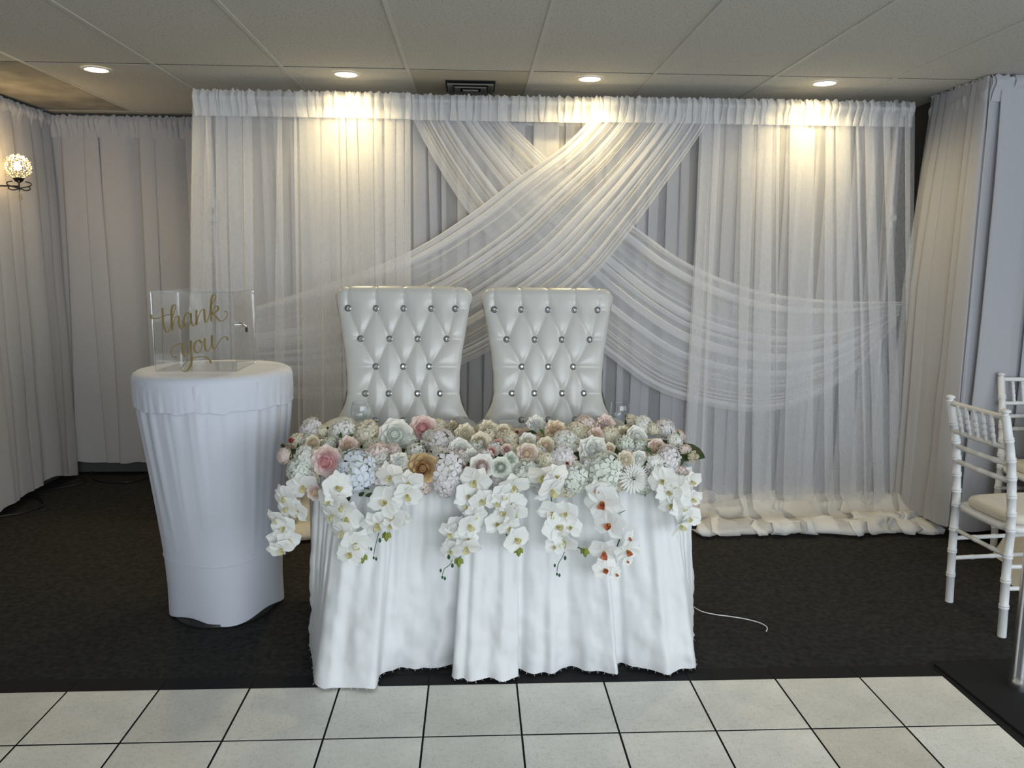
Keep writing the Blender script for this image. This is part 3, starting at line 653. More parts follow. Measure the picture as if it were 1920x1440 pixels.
def bloom_core(kind, a, b, seed=0):
    """closed inner petals, unit radius 1, facing +Z"""
    k = (kind, a, b)
    if k in _core: return _core[k]
    g = MB(); rr = random.Random(hash(kind) % 97 if False else len(kind)*7+seed)
    base = {'wide': (1.25, 1.0, .55, .0, 4, .0)}
    def pet(phi, tilt, r, z, sc, mi, w=1.2, cup=.55, curl=-.05, ruff=.0, n=4, ln=1.0):
        g.grid(petal_pts(w, ln, cup*.8, -curl, n, ruff, phi), mi, X=ptrans(phi, tilt, r, z, sc))
    if kind == 'rose':
        # spiral heart
        P = []
        for i in range(2):
            row = []
            for j in range(46):
                q = j/45; th = q*2*PI*2.6; r_ = .04+.32*q; row.append((r_*math.cos(th)*(1 if i else .8), r_*math.sin(th)*(1 if i else .8), (.66-.06*q+.04*math.sin(th*2)) if i else .25))
            P.append(row)
        g.grid(P, 0)
        for i in range(5): pet(i*2.4, .06, .26, .06, .58, 0, 1.3, .8, .12)
        for i in range(6): pet(i*1.05+.4, .22, .36, .02, .62, 1, 1.4, .35, .18)
        for i in range(6): pet(i*1.05+.9, .48, .42, -.02, .66, 1, 1.45, .25, .22)
    elif kind == 'peony':
        for i in range(16): pet(i*2.399, .04+.022*i, .04+.020*i, .12, .52+.006*i, 0, .9, .6, .05, .08)
        for i in range(8): pet(i*.785+.3, .62+rr.uniform(-.08, .08), .24, .02, .74, 1, 1.2, .5, .2, .06)
    elif kind == 'ranunculus':
        for i in range(8): pet(i*2.399, .02, .07+.012*i, .14, .36+.012*i, 0, 1.3, .8, -.02)
        for i in range(9): pet(i*.698+.2, .24, .24, .06, .56, 1, 1.4, .8, -.05)
        for i in range(8): pet(i*.785+.5, .48, .30, .0, .68, 1, 1.4, .7, .0)
    elif kind == 'mum':
        for i in range(90):
            q = math.sqrt((i+.5)/90); pet(i*2.399, .05+1.35*q, .06+.2*q, .12*(1-q), .50+.35*q, 0 if q < .5 else 1, .30, .5, .15, 0, 2)
    elif kind == 'bud':
        for i in range(7): pet(i*2.399, .10+.05*i, .05+.03*i, .1, .6+.02*i, 0 if i < 4 else 1, 1.2, .8, -.05)
        for i in range(4): pet(i*1.57, .95, .16, -.05, .42, 2, .4, .2, .1)
    if kind in ('rose', 'peony', 'ranunculus'): g.lathe([(.50, .02), (.44, .26), (.30, .42), (.12, .50), (0, .52)], n=14, mi=0, cap=False)
    # calyx underneath
    g.lathe([(.03, -.34), (.08, -.18), (.22, -.04), (.12, .08)], n=8, mi=2, cap=False)
    me = g.mesh(kind, [PM[a], PM[b], PM['green']]); _core[k] = me; return me
def bloom(parent, kind, p, n, rad, a, b, outer=None, label=None, roll=0):
    me = bloom_core(kind if kind != 'bud' else 'bud', a, b)
    o = link({'mum': 'chrysanthemum', 'bud': 'flower_bud'}.get(kind, kind), me, parent, X=frame(p, n, roll=roll, sc=rad/1.0))
    if label: o['label'] = label
    if kind in ('rose', 'peony', 'ranunculus'):
        mk = outer or b; ps = petal_mesh('wide' if kind != 'peony' else 'ruffle', mk); N = 8
        for i in range(N):
            link('petal', ps, o, X=ptrans(i*2*PI/N+R.uniform(-.12, .12), .86+.22*(i % 2)+R.uniform(-.08, .08), .40, -.10+.06*(i % 2), .70))
    return o
# hydrangea floret: four cupped petals
fl = {}
def floret_geo(g, X, mi=0):
    for q in range(4):
        a_ = q*PI/2; c, s_ = math.cos(a_), math.sin(a_)
        pts = [(0, 0, 0), (.16, .10, .02), (.55, .40, .12), (.98, .16, .06), (1.02, -.16, .04), (.6, -.38, .10), (.16, -.10, .02)]
        vs = [(x*c-y*s_, x*s_+y*c, z) for x, y, z in pts]
        g.add(vs, [(0, 1, 2), (0, 2, 3, 4), (0, 4, 5), (0, 5, 6)], mi, True, X)
def floret_mesh(mk):
    if mk not in fl:
        g = MB(); floret_geo(g, None); g.lathe([(.10, .0), (.08, .06), (0, .08)], n=6, mi=0, cap=False); fl[mk] = g.mesh('floret', PM[mk])
    return fl[mk]
GR = (math.sqrt(5)+1)/2
def hydra_pts(n_, seed):
    rr = random.Random(seed); out = []
    for i in range(n_):
        z = 1-1.35*(i+.5)/n_; th = 2*PI*i/GR; r_ = math.sqrt(max(0, 1-z*z))
        nn = Vector((r_*math.cos(th), r_*math.sin(th), z)); nn = (nn+Vector((rr.uniform(-.25, .25), rr.uniform(-.25, .25), rr.uniform(-.25, .25)))).normalized()
        out.append((nn*rr.uniform(.80, 1.02), nn, rr.uniform(0, 6), rr.uniform(.30, .42)))
    return out
_hy = {}
def hydrangea(parent, p, n, rad, mk, individual=False, seed=0, label=None, squash=.8):
    key = (mk, seed % 3, individual); n_ = 40 if individual else 46
    if key not in _hy:
        g = MB(); g.lathe([(.05, -.5), (.35, -.3), (.62, 0), (.5, .35), (.25, .6), (0, .66)], n=10, mi=1, cap=False)
        if not individual:
            for q, nn, ro, sc in hydra_pts(n_, seed % 3): floret_geo(g, frame(q, nn, roll=ro, sc=sc))
        _hy[key] = g.mesh('hydrangea', [PM[mk], PM['sage']])
    X = frame(p, n, roll=R.uniform(0, 6), sc=rad) @ Matrix.Diagonal((1, 1, squash, 1))
    o = link('hydrangea', _hy[key], parent, X=X)
    if label: o['label'] = label
    if individual:
        fm = floret_mesh(mk)
        for q, nn, ro, sc in hydra_pts(n_, seed % 3): link('floret', fm, o, X=frame(q, nn, roll=ro, sc=sc))
    return o
Zs = {1: (480, 760), 2: (780, 760), 3: (1040, 760)}
def zp(zn, x, y): return Zs[zn][0]+x/4.236, Zs[zn][1]+y/4.236
def gY(py, pxx):                                # garland surface: low at the table front edge, higher behind
    t_ = max(-.1, min(1.1, (932-py)/140)); return 2.535+.05*t_+(.62*(t_-.48) if t_ > .48 else 0)+.05*(abs((pxx-905)/400))**3
def gN(py, pxx, j=.18):
    t_ = max(0, min(1, (932-py)/140)); e_ = (pxx-905)/400; rr = R
    return Vector((.9*e_**3+rr.uniform(-j, j), -1+.25*t_, -.12+.95*t_+rr.uniform(-j, j))).normalized()
fr_ = thing('flower_runner', 'long artificial runner of white, blush and peach flowers along the table front', 'flower arrangement', (.11, 2.82, TZ+.004))
IV = Matrix.Translation((-.11, -2.82, -(TZ+.004)))
def FP(zn, x, y, dy=0):
    a_, b_ = zp(zn, x, y); p = at(a_, b_, gY(b_, a_)+dy); return IV @ p, gN(b_, a_), p
# core mass: foam block and foliage
g = MB(); PP = []
for i in range(41):
    q = i/40; x_ = -.66+1.48*q; env = min(1, math.sin(PI*min(1, max(0, q*.94+.03)))*3.5)**.5; row = []
    for j in range(20):
        a_ = 2*PI*j/20; ry, rz_ = .15*env, .022*env; k = 1+.16*fbm(x_*9, math.cos(a_)*2, math.sin(a_)*2)
        row.append((x_-.11, 2.79-2.82+ry*math.cos(a_)*k, .022+rz_*math.sin(a_)*k))
    PP.append(row)
g.grid(PP, closed=True).build('foliage_base', PM['dgreen'], fr_)
leafm = petal_mesh('leaf', 'green'); leafd = petal_mesh('leaf', 'dgreen'); lm2 = leafm.copy(); lm2.name = 'leaf'
for i in range(60):
    a_ = R.uniform(545, 1290); b_ = R.uniform(795, 935); p = IV @ at(a_, b_, gY(b_, a_)+.03)
    link('leaf', R.choice((leafm, leafd)), fr_, X=frame(p, gN(b_, a_, .7), roll=R.uniform(0, 6), sc=R.uniform(.03, .05)))
# filler heads under the front ones
fillc = ['white', 'mint', 'cream', 'lilac', 'white', 'blush', 'cream']
for i in range(74):
    a_ = 560+(i*GR % 1)*725+R.uniform(-5, 5); b_ = 815+((i*.37) % 1)*100
    if a_ < 600: b_ = max(b_, 830)
    p = IV @ at(a_, b_, gY(b_, a_)+.035)
    c_ = 'cream' if b_ < 835 and 800 < a_ < 1200 else R.choice(fillc)
    hydrangea(fr_, p, gN(b_, a_, .3), R.uniform(.030, .040), c_, False, i)
for i in range(34):                           # back rim of the runner
    a_ = 560+i*21.5; p = IV @ at(a_, 812+R.uniform(-8, 8)+max(0, (600-a_)*.5), 3.02); hydrangea(fr_, p, (R.uniform(-.3, .3), -.3, 1), R.uniform(.028, .036), R.choice(['cream', 'cream', 'white', 'blush']), False, i)
# (zone, x, y, diameter) in crops of the photograph
HY = [(1,440,195,190,'lilac','white hydrangea head with a faint mauve tint at the left end'),(1,690,210,230,'white',None),(1,890,225,215,'cream',None),(1,800,520,310,'blue','large pale blue-white hydrangea head'),(1,225,400,120,'blush',None),(1,400,420,190,'white',None),
 (1,345,520,190,'mint',None),(1,965,390,180,'blush',None),(1,980,555,170,'lilac',None),(2,180,165,130,'cream',None),(2,200,300,220,'lilac',None),(2,250,500,270,'lilac','dusty lilac-pink hydrangea head'),(2,240,620,200,'lilac',None),
 (2,750,270,130,'cream',None),(2,880,540,200,'mint','pale green hydrangea head'),(3,90,300,210,'white',None),(3,60,415,180,'lilac',None),(3,400,520,270,'mint',None),(3,165,580,210,'mint',None),(3,240,160,170,'blush',None),(3,170,205,150,'cream',None),(3,440,240,150,'cream',None),
 (3,700,160,170,'white',None),(3,560,310,150,'mint',None),(3,880,190,170,'lilac',None),(3,955,290,130,'white',None),(3,905,420,200,'lilac',None),(3,790,470,150,'white',None),(3,430,640,130,'mint',None),(1,1090,380,120,'blush',None),(2,110,250,120,'white',None),(3,610,120,110,'cream',None),(3,780,190,110,'cream',None),(1,520,210,110,'cream',None)]
big = sorted(range(len(HY)), key=lambda i: -HY[i][3])[:7]
for i, (zn, x, y, d_, c_, lb) in enumerate(HY):
    p, n_, _ = FP(zn, x, y, .004); hydrangea(fr_, p, n_, d_/4.236/2*.00192*1.04, c_, i in big, i, lb)
BL = [('rose',1,455,300,125,'peach','cream',None,None),('rose',1,575,440,235,'deeppink','pink','blush','large pink rose'),('peony',1,735,320,150,'peach','blush',None,'peach peony with a ruffled heart'),('rose',1,1110,240,265,'mint','white','white','large white rose with a greenish heart'),
 ('rose',2,55,190,225,'deeppink','pink','blush','pink rose beside the large white one'),('rose',2,60,490,225,'dbrown','brown','brown','tan-brown rose'),('bud',1,1050,360,130,'blush','blush',None,None),('peony',1,1140,440,140,'white','white',None,None),('rose',1,470,690,120,'peach','blush',None,None),
 ('bud',1,290,280,70,'red','red',None,'small coral red bud'),('bud',2,300,175,150,'cream','cream',None,None),('peony',2,390,225,160,'cream','cream',None,None),('rose',2,350,360,190,'mint','white','white',None),('ranunculus',2,515,295,165,'blush','cream',None,'cream ranunculus with a packed heart'),
 ('ranunculus',2,525,480,185,'blush','blush','white',None),('peony',2,440,395,110,'white','white',None,None),('peony',2,570,190,150,'cream','cream',None,None),('rose',2,690,205,120,'peach','cream',None,None),('rose',2,650,310,90,'red','dusty',None,'small dusty red rose'),('rose',2,595,370,85,'red','dusty',None,'small dusty red rose'),
 ('rose',2,718,350,90,'dusty','blush',None,None),('bud',2,800,215,55,'red','dusty',None,None),('ranunculus',2,670,490,155,'sage','mint',None,'pale sage green ranunculus'),('rose',2,885,385,165,'peach','blush','cream',None),('rose',2,885,285,135,'cream','white',None,None),('rose',2,1030,320,135,'peach','cream',None,None),
 ('peony',2,1100,205,180,'peach','peach','cream','ruffled peach peony'),('peony',2,950,150,150,'white','white',None,None),('peony',2,750,430,120,'sage','mint',None,None),('peony',3,300,360,235,'white','white',None,'large ruffled white peony'),('peony',3,400,150,160,'blush','blush',None,None),('peony',3,325,235,130,'peach','blush',None,None),
 ('rose',3,640,255,185,'white','white',None,None),('rose',3,800,340,155,'peach','blush','blush','pale peach rose near the right end'),('rose',3,560,430,130,'cream','cream',None,'small cream rose'),('rose',3,665,420,120,'white','white',None,None),('mum',3,625,580,215,'white','white',None,'round white chrysanthemum'),
 ('bud',3,1065,400,150,'cream','cream',None,None),('bud',3,100,458,45,'red','red',None,None),('rose',3,435,340,90,'peach','cream',None,None),('bud',1,1050,460,80,'blush','lilac',None,None),('peony',3,540,215,110,'cream','cream',None,None),('bud',2,60,310,110,'white','white',None,None)]
for kd, zn, x, y, d_, a_, b_, oc, lb in BL:
    p, n_, _ = FP(zn, x, y, -.008); n_ = (n_+Vector((0, -.9, -.1))).normalized(); r_ = d_/4.236/2*.00200
    bloom(fr_, kd, p, n_, r_*(1.02 if kd in ('rose', 'peony', 'ranunculus', 'mum') else 1.3), a_, b_, oc, lb, R.uniform(0, 6))
for (zn, x, y, ro) in ((1,860,690,2.2),(1,930,700,1.9),(1,680,260,.6),(1,730,270,-.5),(3,745,420,2.5),(3,870,400,-1),(3,1000,380,1.2),(3,1010,420,2.6),(1,230,330,1.4),(2,1010,230,.3),(1,350,355,.7)):
    p, n_, _ = FP(zn, x, y, -.02); link('leaf', leafd if ro > 1 else leafm, fr_, X=frame(p, n_, roll=ro, sc=.030))

# orchid sprays -----------------------------------------------------
g = MB(); g.grid(petal_pts(.42, .40, .8, .45, 4, .0), 0, X=Matrix.Rotation(PI, 4, 'Z') @ Matrix.Rotation(.5, 4, 'X'))
for s_ in (-1, 1): g.grid(petal_pts(.22, .26, .8, .5, 3), 0, X=Matrix.Rotation(s_*1.15+PI, 4, 'Z') @ Matrix.Rotation(.9, 4, 'X'))
g.lathe([(.075, 0), (.085, .08), (.05, .15), (0, .17)], n=8, mi=1, cap=False)
LIP = {'w': None, 'r': None}
_l = g.mesh('orchid', [PM['yolk'], PM['yellow']]); LIP['w'] = _l
_l2 = g.mesh('orchid', [PM['orchr'], PM['yellow']]); LIP['r'] = _l2
def orchid(parent, p, n, rad, kind, roll):
    o = link('orchid', LIP[kind], parent, X=frame(p, n, roll=roll, sc=rad))
    pw, psp = petal_mesh('orch_w', 'orch'), petal_mesh('orch_s', 'orch')
    j = lambda s=.12: R.uniform(-s, s); opn = R.uniform(.0, .35)
    for a_, me, sc, dz in ((0+j(), psp, .98, -.02), (2.25+j(), psp, .95, -.02), (-2.25+j(), psp, .95, -.02), (1.12+j(), pw, .98, .02), (-1.12+j(), pw, .98, .02)):
        X = Matrix.Rotation(a_, 4, 'Z') @ Matrix.Translation((0, .05, dz)) @ Matrix.Rotation(opn*.8+j(.15), 4, 'X') @ Matrix.Diagonal((sc, sc, sc, 1)); link('petal', me, o, X=X)
    return o
SP = [
 ('orchid_spray','white orchid spray hanging past the left end of the table','w',1,[(370,640,230),(235,735,210),(250,815,190),(335,840,180),(165,900,180),(225,970,190),(180,1030,180),(260,1065,180),(200,1135,210)],None,None),
 ('orchid_spray','white orchid spray over the left front corner of the tablecloth','w',1,[(640,650,240),(590,745,210),(685,800,210),(720,895,240),(610,875,200),(690,1000,210),(790,1095,240),(750,1175,210)],(845,1220),None),
 ('orchid_spray','white orchid spray below the pale blue hydrangea, with a green bud','w',1,[(1070,560,220),(1210,610,230),(1200,710,220),(1030,770,250),(960,940,240),(1090,890,200),(1165,890,150),(1060,950,150)],(1035,1045),[(975,1010),(960,1070),(945,1130),(935,1190)]),
 ('orchid_spray','white orchid spray under the tan-brown rose, tapering to the left','w',2,[(470,600,240),(410,720,210),(520,750,200),(420,800,190),(470,860,180),(420,950,230),(320,970,170),(275,1010,190),(400,1125,220),(285,1150,180),(420,1060,140)],(340,1250),[(290,1225),(265,1270),(225,1300),(210,1345)]),
 ('orchid_spray','white orchid spray hanging at the middle, with one long green bud','w',2,[(780,640,230),(690,710,200),(640,765,180),(770,780,210),(710,850,190),(795,850,180),(645,940,190),(735,960,180),(790,1060,220),(720,1115,100)],(815,1165),None),
 ('orchid_spray','white orchid spray right of the middle, below the pale green hydrangea','w',2,[(1010,560,250),(1075,670,270),(1110,560,200),(1080,850,220),(1190,850,200),(1120,965,240),(1230,970,170),(1180,1080,220),(1100,1120,150)],(1345,1170),[(1180,1165),(1160,1210),(1130,1260),(1120,1320)]),
 ('orchid_spray','white orchid spray with rust-red hearts, right of centre','r',3,[(335,660,170),(385,770,290),(440,945,250),(395,1160,260),(575,1150,210),(400,1300,190),(590,1050,120),(575,1235,90),(485,1340,110)],None,[(560,835),(510,860)]),
 ('orchid_spray','white orchid spray falling over the right end of the tablecloth','w',3,[(860,600,220),(900,690,200),(965,640,190),(985,720,190),(930,790,200),(1005,810,200),(1060,890,200),(1000,950,210),(1095,740,160),(1085,600,170)],None,None)]
for nm, lb, kd, zn, bl, bud, twig in SP:
    pts = [zp(zn, x, y) for x, y, _ in bl]; Ys = []
    def sY(py, pxx): return 2.50 if 590 < pxx < 1292 else 2.56+.0*py
    base = at(*pts[0], sY(pts[0][1], pts[0][0]))
    t = thing(nm, lb, 'orchid spray', base, 0, 'orchid sprays hanging from the flower runner'); I2 = Matrix.Translation(-base)
    ctr = sorted(pts, key=lambda q: q[1]); 
    sp = [at(ctr[0][0], ctr[0][1]-30, 2.62)]
    k_ = max(3, len(ctr)//2)
    for i in range(k_):
        seg_ = ctr[i*len(ctr)//k_:(i+1)*len(ctr)//k_]; ax = sum(q[0] for q in seg_)/len(seg_); ay = sum(q[1] for q in seg_)/len(seg_); sp.append(at(ax, ay, sY(ay, ax)+.025))
    endp = zp(zn, *bud) if bud else (ctr[-1][0], ctr[-1][1]+6); sp.append(at(endp[0], endp[1]-3, sY(*endp[::-1])))
    MB().tube([I2 @ Vector(q) for q in crom(sp, 30)], .0022, 6).build('stem', PM['teal'], t)
    for i, ((a_, b_), (_, _, d_)) in enumerate(zip(pts, bl)):
        p = I2 @ at(a_, b_, sY(b_, a_)-.004*(i % 3)); rad = d_/4.236/2*.00178
        n_ = Vector((R.uniform(-.7, .7), -1, R.uniform(-.8, .35)))
        orchid(t, p, n_, rad*1.14, kd, R.uniform(-.7, .7))
    if bud:
        p = I2 @ at(*zp(zn, *bud), sY(*zp(zn, *bud)[::-1])-.004)
        g = MB(); 
        for i in range(3): g.grid(petal_pts(.55, .85, -.8, -.25, 4), 0, X=Matrix.Rotation(PI+(i-1)*.75, 4, 'Y') @ Matrix.Translation((0, 0, 0)) @ Matrix.Rotation(PI/2, 4, 'X') @ Matrix.Translation((0, 0, .02)))
        g.lathe([(.04, -.95), (.22, -.75), (.33, -.45), (.25, -.15), (.06, 0)], n=10, mi=0, cap=True)
        g.build('green_bud', PM['lime'], t, X=Matrix.Translation(p+Vector((0, 0, .012))) @ Matrix.Diagonal((.026, .026, .030, 1)))
    if twig:
        q = [I2 @ at(*zp(zn, x, y), 2.497) for x, y in twig]; MB().tube(crom(q, 10), .0012, 5).build('twig', PM['teal'], t)
        if len(twig) > 2:
            for i, (dx, dz, s_) in enumerate(((-.012, .010, .016), (.010, .0, .015), (-.012, -.004, .012), (.008, -.012, .012), (0, -.008, .011))):
                pp = q[min(i, 3)]+Vector((dx, -.002, dz))
                MB().lathe([(.0, -.55), (.25, -.35), (.33, 0), (.2, .35), (0, .5)], n=8, cap=False).build('twig_bud', PM['teal'], t, X=Matrix.Translation(pp) @ Matrix.Diagonal((s_, s_*.6, s_*1.1, 1)))
# dark twig at left end
p0 = IV @ at(560, 842, gY(842, 560)); p1 = IV @ at(524, 834, gY(834, 524)-.01)
g = MB().tube([tuple(p0), tuple((p0+p1)/2+Vector((0, 0, .006))), tuple(p1)], .0012, 5)
for q in range(7):
    c_ = p0.lerp(p1, .3+.1*q)+Vector((0, R.uniform(-.006, .006), R.uniform(-.009, .010))); g.lathe([(0, -.0035), (.003, 0), (0, .0035)], tuple(c_), n=6, cap=False)
g.build('berry_twig', m_iron if 'm_iron' in globals() else PM['dbrown'], fr_, 'small dark berried twig')

# ---------------------------------------------------------------- glasses
m_glass = clear('thin_glass', (.97, .98, .98), .02, .03)
gp = [(.0345, .001), (.033, .003), (.010, .007), (.004, .012), (.0035, .05), (.005, .062), (.020, .070), (.032, .085), (.0385, .108), (.039, .125), (.036, .150), (.0335, .163)]
prof_out = gp+[(.0325, .163), (.035, .150), (.038, .125), (.0373, .108), (.031, .087), (.019, .073), (0, .068)]
for (pxx, pyy, lb) in ((677, 756, 'clear stemless-looking wine glass before the left throne'), (1163, 766, 'clear wine glass before the right throne, near the right table end')):
    p = at(pxx, pyy, 3.02); lb = lb.replace('stemless-looking ', '')
    t = thing('wine_glass', lb, 'glass', (p.x, p.y, TZ+.005), 0, 'wine glasses behind the flowers')
    MB().lathe(prof_out, n=32, cap=False).build('bowl_and_stem', m_glass, t)

# ---------------------------------------------------------------- chiavari chairs
m_resin = mat('white_resin', (.70, .70, .69), .35, spec=.4)
m_cush = mat('cream_seat_cushion', (.60, .56, .47), .6, sheen=.2)
def ringed(pts, r, rings, n=14, rr_=1.16):
    """a turned tube with bamboo rings at the given fractions"""
    P = crom(pts, 80); L_ = np.r_[0, np.cumsum(np.linalg.norm(np.diff(P, axis=0), axis=1))]; L_ /= L_[-1]
    keys = [(0, 1), (1, 1)]
    for q in rings:
        for dq, k in ((-.011, 1), (-.008, rr_), (-.003, rr_), (-.001, 1.05), (.001, 1.05), (.003, rr_), (.008, rr_), (.011, 1)): keys.append((q+dq*(.9/max(.2, float(np.linalg.norm(P[-1]-P[0])))), k))
    keys = sorted(k for k in keys if 0 <= k[0] <= 1); pp = [tuple(np.interp(q, L_, P[:, c]) for c in range(3)) for q, _ in keys]
    out, ro = [], []
    for p, (q, k) in zip(pp, keys):
        if out and (Vector(p)-Vector(out[-1])).length < 1e-5: continue
        out.append(p); ro.append(r*k)
    return MB().tube(out, ro, n)
def chiavari(label):
    t = thing('chiavari_chair', label, 'chair', (0, 0, 0), 0, 'white resin chairs at the right edge'); W_ = .165
    for s_ in (-1, 1):
        ringed([(.005, s_*W_, .0), (-.005, s_*W_, .30), (-.005, s_*W_, .45), (-.03, s_*W_, .70), (-.075, s_*W_, .895)], .0165, [.14, .26, .37, .49, .56, .64, .72, .80, .89], 16).lathe([(.017, 0), (.012, .004), (.012, .010), (.019, .014), (.018, .021), (.008, .026), (0, .027)], (-.075, s_*W_, .893), n=14).build('back_post', m_resin, t)
        ringed([(.385, s_*.185, 0), (.380, s_*.185, .43)], .0165, [.2, .42, .64, .88]).build('front_leg', m_resin, t)
        ringed([(.0, s_*W_, .29), (.38, s_*.185, .29)], .009, [.25, .5, .75]).build('stretcher', m_resin, t)
        ringed([(.0, s_*W_, .20), (.38, s_*.185, .20)], .009, [.25, .5, .75]).build('stretcher', m_resin, t)
    for z_ in (.33,): ringed([(-.0, -W_, z_), (-.0, W_, z_)], .009, [.3, .6]).build('stretcher', m_resin, t)
    ringed([(.385, -.185, .24), (.385, .185, .24)], .009, [.25, .5, .75]).build('stretcher', m_resin, t)
    ringed([(.385, -.185, .33), (.385, .185, .33)], .009, [.25, .5, .75]).build('stretcher', m_resin, t)
    xb = lambda z: float(np.interp(z, [.45, .70, .895], [-.005, -.03, -.075]))
    for z_, r_ in ((.885, .0115), (.765, .010), (.70, .0105), (.635, .0105)):
        ringed([(xb(z_), -W_, z_), (xb(z_)-.012, 0, z_), (xb(z_), W_, z_)], r_, [.25, .5, .75] if z_ < .88 else [], rr_=1.1).build('back_rail', m_resin, t)
    for k in range(5):
        y_ = (k-2)*.048; f_ = .4
        ringed([(xb(.765)-.011, y_*1.0, .765), (xb(.83)-.011, y_*1.02, .825), (xb(.885)-.011, y_*1.05, .885)], .0078, [.3, .5, .7], 10, 1.25).build('spindle', m_resin, t)
    # seat frame and cushion, D shaped
    def seatring(x0_, x1_, w0, w1, z0, z1, r):
        g = MB(); out = []
        for th in np.linspace(0, 2*PI, 41)[:-1]:
            c, s_ = math.cos(th), math.sin(th); c = math.copysign(abs(c)**.45, c); s_ = math.copysign(abs(s_)**.45, s_); x = (x0_+x1_)/2+(x1_-x0_)/2*c; ww = w0+(w1-w0)*(x-x0_)/(x1_-x0_); out.append((x, ww*s_))
        cx = (x0_+x1_)/2; rows = []
        for k, z in ((0.001, z0), (.97, z0), (1, z0+r*.4), (1, z1-r*.5), (.97, z1-r*.12), (.85, z1), (.001, z1+r*.2)): rows.append([(cx+(x-cx)*k, y*k, z) for x, y in out])
        return g.grid(rows, closed=True)
    seatring(-.02, .41, .185, .205, .425, .450, .006).build('seat_frame', m_resin, t)
    seatring(.0, .40, .155, .19, .452, .490, .03).build('cushion', m_cush, t, 'thin cream seat cushion')
    return t
c1 = chiavari('white resin chair with turned spindle back, nearest at the right edge'); c1.location = (2.083, 3.02, -.006); c1.rotation_euler = (0, 0, .04); 
c2 = copy_tree(c1); c2['label'] = 'second white resin chair farther back, only its back post and rails showing'; c2.location = (2.86, 3.80, -.006); c2.rotation_euler = (0, 0, -PI/2-.05)
# banquet table with cloth
t = thing('banquet_table', 'round table under a cream cloth beside the white resin chairs', 'table', (3.12, 3.26, 0))
MB().lathe([(.44, .72), (.45, .725), (.45, .74), (.44, .745)], n=40).build('tabletop', m_wood, t)
MB().tube([(0, 0, 0), (0, 0, .72)], .04, 12).build('pole', m_black, t); MB().lathe([(.25, -.004), (.25, .012), (.05, .03)], n=24).build('base', m_black, t)
rows = []
for k in range(26):
    row = []
    for j in range(160):
        th = 2*PI*j/160
        if k < 3: r_ = (.001, .3, .45)[k]; z = .75
        else:
            s_ = (k-3)/22; r_ = .458+.17*s_**1.5+s_*.035*math.sin(th*11+.8*math.sin(th*3))+s_*.02*fbm(th*2, s_, 4); z = .747-.745*s_
        row.append((r_*math.cos(th), r_*math.sin(th), max(z, .0)))
    rows.append(row)
m_ctb = mat('cream_tablecloth', (.66, .64, .58), .7)
o = MB().grid(rows, closed=True).build('round_tablecloth', m_ctb, None, 'cream floor-length tablecloth behind the resin chair at the right edge', 'tablecloth'); o.location = (3.12, 3.26, 0)
# chrome pole on black plate
t = thing('pole_stand', 'chrome pole on a large flat black base plate at the right edge', 'stand', (1.885, 2.455, -.005))
MB().bbox((-.190, -.42, 0), (.42, .190, .012), .003, X=Matrix.Rotation(.05, 4, 'Z')).build('base_plate', m_edge, t, 'flat black steel plate')
MB().lathe([(.036, .012), (.036, .045), (.034, .050), (.034, .06), (.0315, .065), (.0315, 1.0), (.0315, 1.9)], n=28).build('pole', m_chrome, t)

# ---------------------------------------------------------------- sconce
m_bead = clear('crystal_bead', (1.0, .96, .82), .16, .03); m_bulb = mat('warm_bulb', (1, .9, .7), .5, emis=(1, .74, .36), estr=32)
m_iron = mat('dark_iron', (.03, .025, .022), .4, metal=.6)
SC = at(33, 313, 4.62); t = thing('wall_sconce', 'lit crystal globe sconce with dark scrolled iron arm on the left drape', 'lamp', SC)
g = MB()
for i in range(84):
    z = 1-1.86*(i+.5)/84; th = 2*PI*i/GR; r_ = math.sqrt(1-z*z); c = Vector((r_*math.cos(th), r_*math.sin(th), z))*.062
    g.lathe([(0, -.0092), (.0065, -.0065), (.0092, 0), (.0065, .0065), (0, .0092)], tuple(c), n=7, cap=False, smooth=False)
g.build('bead_globe', m_bead, t, kind='stuff')
g = MB()
for k in range(6):
    a_ = k*PI/6; g.tube([(math.cos(q)*math.cos(a_)*.061, math.cos(q)*math.sin(a_)*.061, math.sin(q)*.061) for q in np.linspace(0, 2*PI, 33)], .0009, 4, cap=False)
g.build('wire_frame', m_chrome, t)
MB().lathe([(0, -.02), (.014, -.012), (.018, .004), (.010, .020), (0, .03)], n=14, cap=False).build('bulb', m_bulb, t)
g = MB().lathe([(.008, -.085), (.020, -.078), (.026, -.066), (.030, -.060)], n=16)
g.tube([(0, 0, -.12), (0, 0, -.08)], .004, 8)
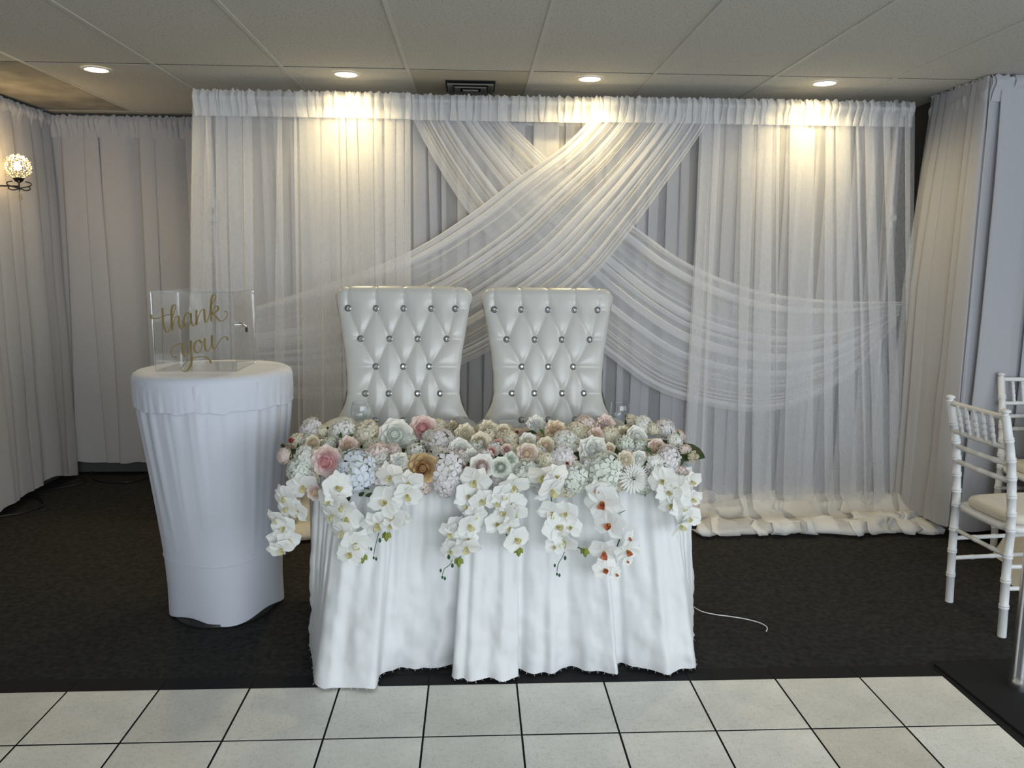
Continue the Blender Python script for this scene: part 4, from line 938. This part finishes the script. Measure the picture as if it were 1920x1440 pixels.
for s_ in (-1, 1):
    for a_ in (0, 1.57):
        P = crom([(s_*.03, 0, -.078), (s_*.055, 0, -.085), (s_*.052, 0, -.10), (s_*.0, 0, -.116), (-s_*.03, 0, -.126), (-s_*.052, 0, -.118), (-s_*.045, 0, -.105)], 24)
        g.tube([tuple(p) for p in P], .0035, 7, X=Matrix.Rotation(a_+.5, 4, 'Z'))
g.tube([(0, 0, -.105), (-.06, .0, -.103), (XL-SC.x+.004, 0, -.10)], .0045, 8)
g.build('iron_scroll', m_iron, t)
MB().tube([(0, 0, -.12), (0, 0, -.145)], .0012, 5).lathe([(0, -.183), (.010, -.178), (.015, -.165), (.010, -.151), (0, -.146)], n=9, cap=False, smooth=False).build('crystal_drop', m_bead, t)
l = bpy.data.lights.new('bulb_light', 'POINT'); l.energy = 4.5; l.color = (1, .72, .38); l.shadow_soft_size = .03
o = bpy.data.objects.new('bulb_light', l); COL.objects.link(o); o.parent = t; o.location = (0.0, -.0, .04)

# ---------------------------------------------------------------- cords
m_cord = mat('black_rubber_cord', (.012, .014, .018), .4)
def g0(x, y, z=.003): a_ = W2(x, y, z); return (a_[0], a_[1], z)
def cord(name, label, pts, r, m, grp=None, n=60, cat='cord'):
    P = [g0(*p) for p in pts]; o = MB().tube([tuple(q) for q in crom(P, n)], r, 6).build(name, m, None, label, cat, grp); return o
cord('power_cord', 'dark looped power cord under the corner drapes', [(290, 872), (240, 880), (205, 872), (178, 880), (172, 893), (190, 902), (240, 904), (285, 893)], .005, m_cord)
cord('power_cord', 'black cord curving out from under the left drape near the frame edge', [(0, 968), (40, 962), (72, 952), (84, 944), (74, 936), (50, 930)], .005, m_cord)
cord('power_cord', 'black cord running along the carpet below the left drape hem', [(80, 922), (110, 915), (150, 908), (162, 900), (150, 894)], .004, m_cord)
cord('white_string', 'thin white string lying on the carpet right of the table', [(1296, 1135), (1315, 1146), (1340, 1152), (1370, 1156), (1400, 1161), (1425, 1168), (1438, 1176), (1437, 1184)], .0022, m_resin, cat='string')
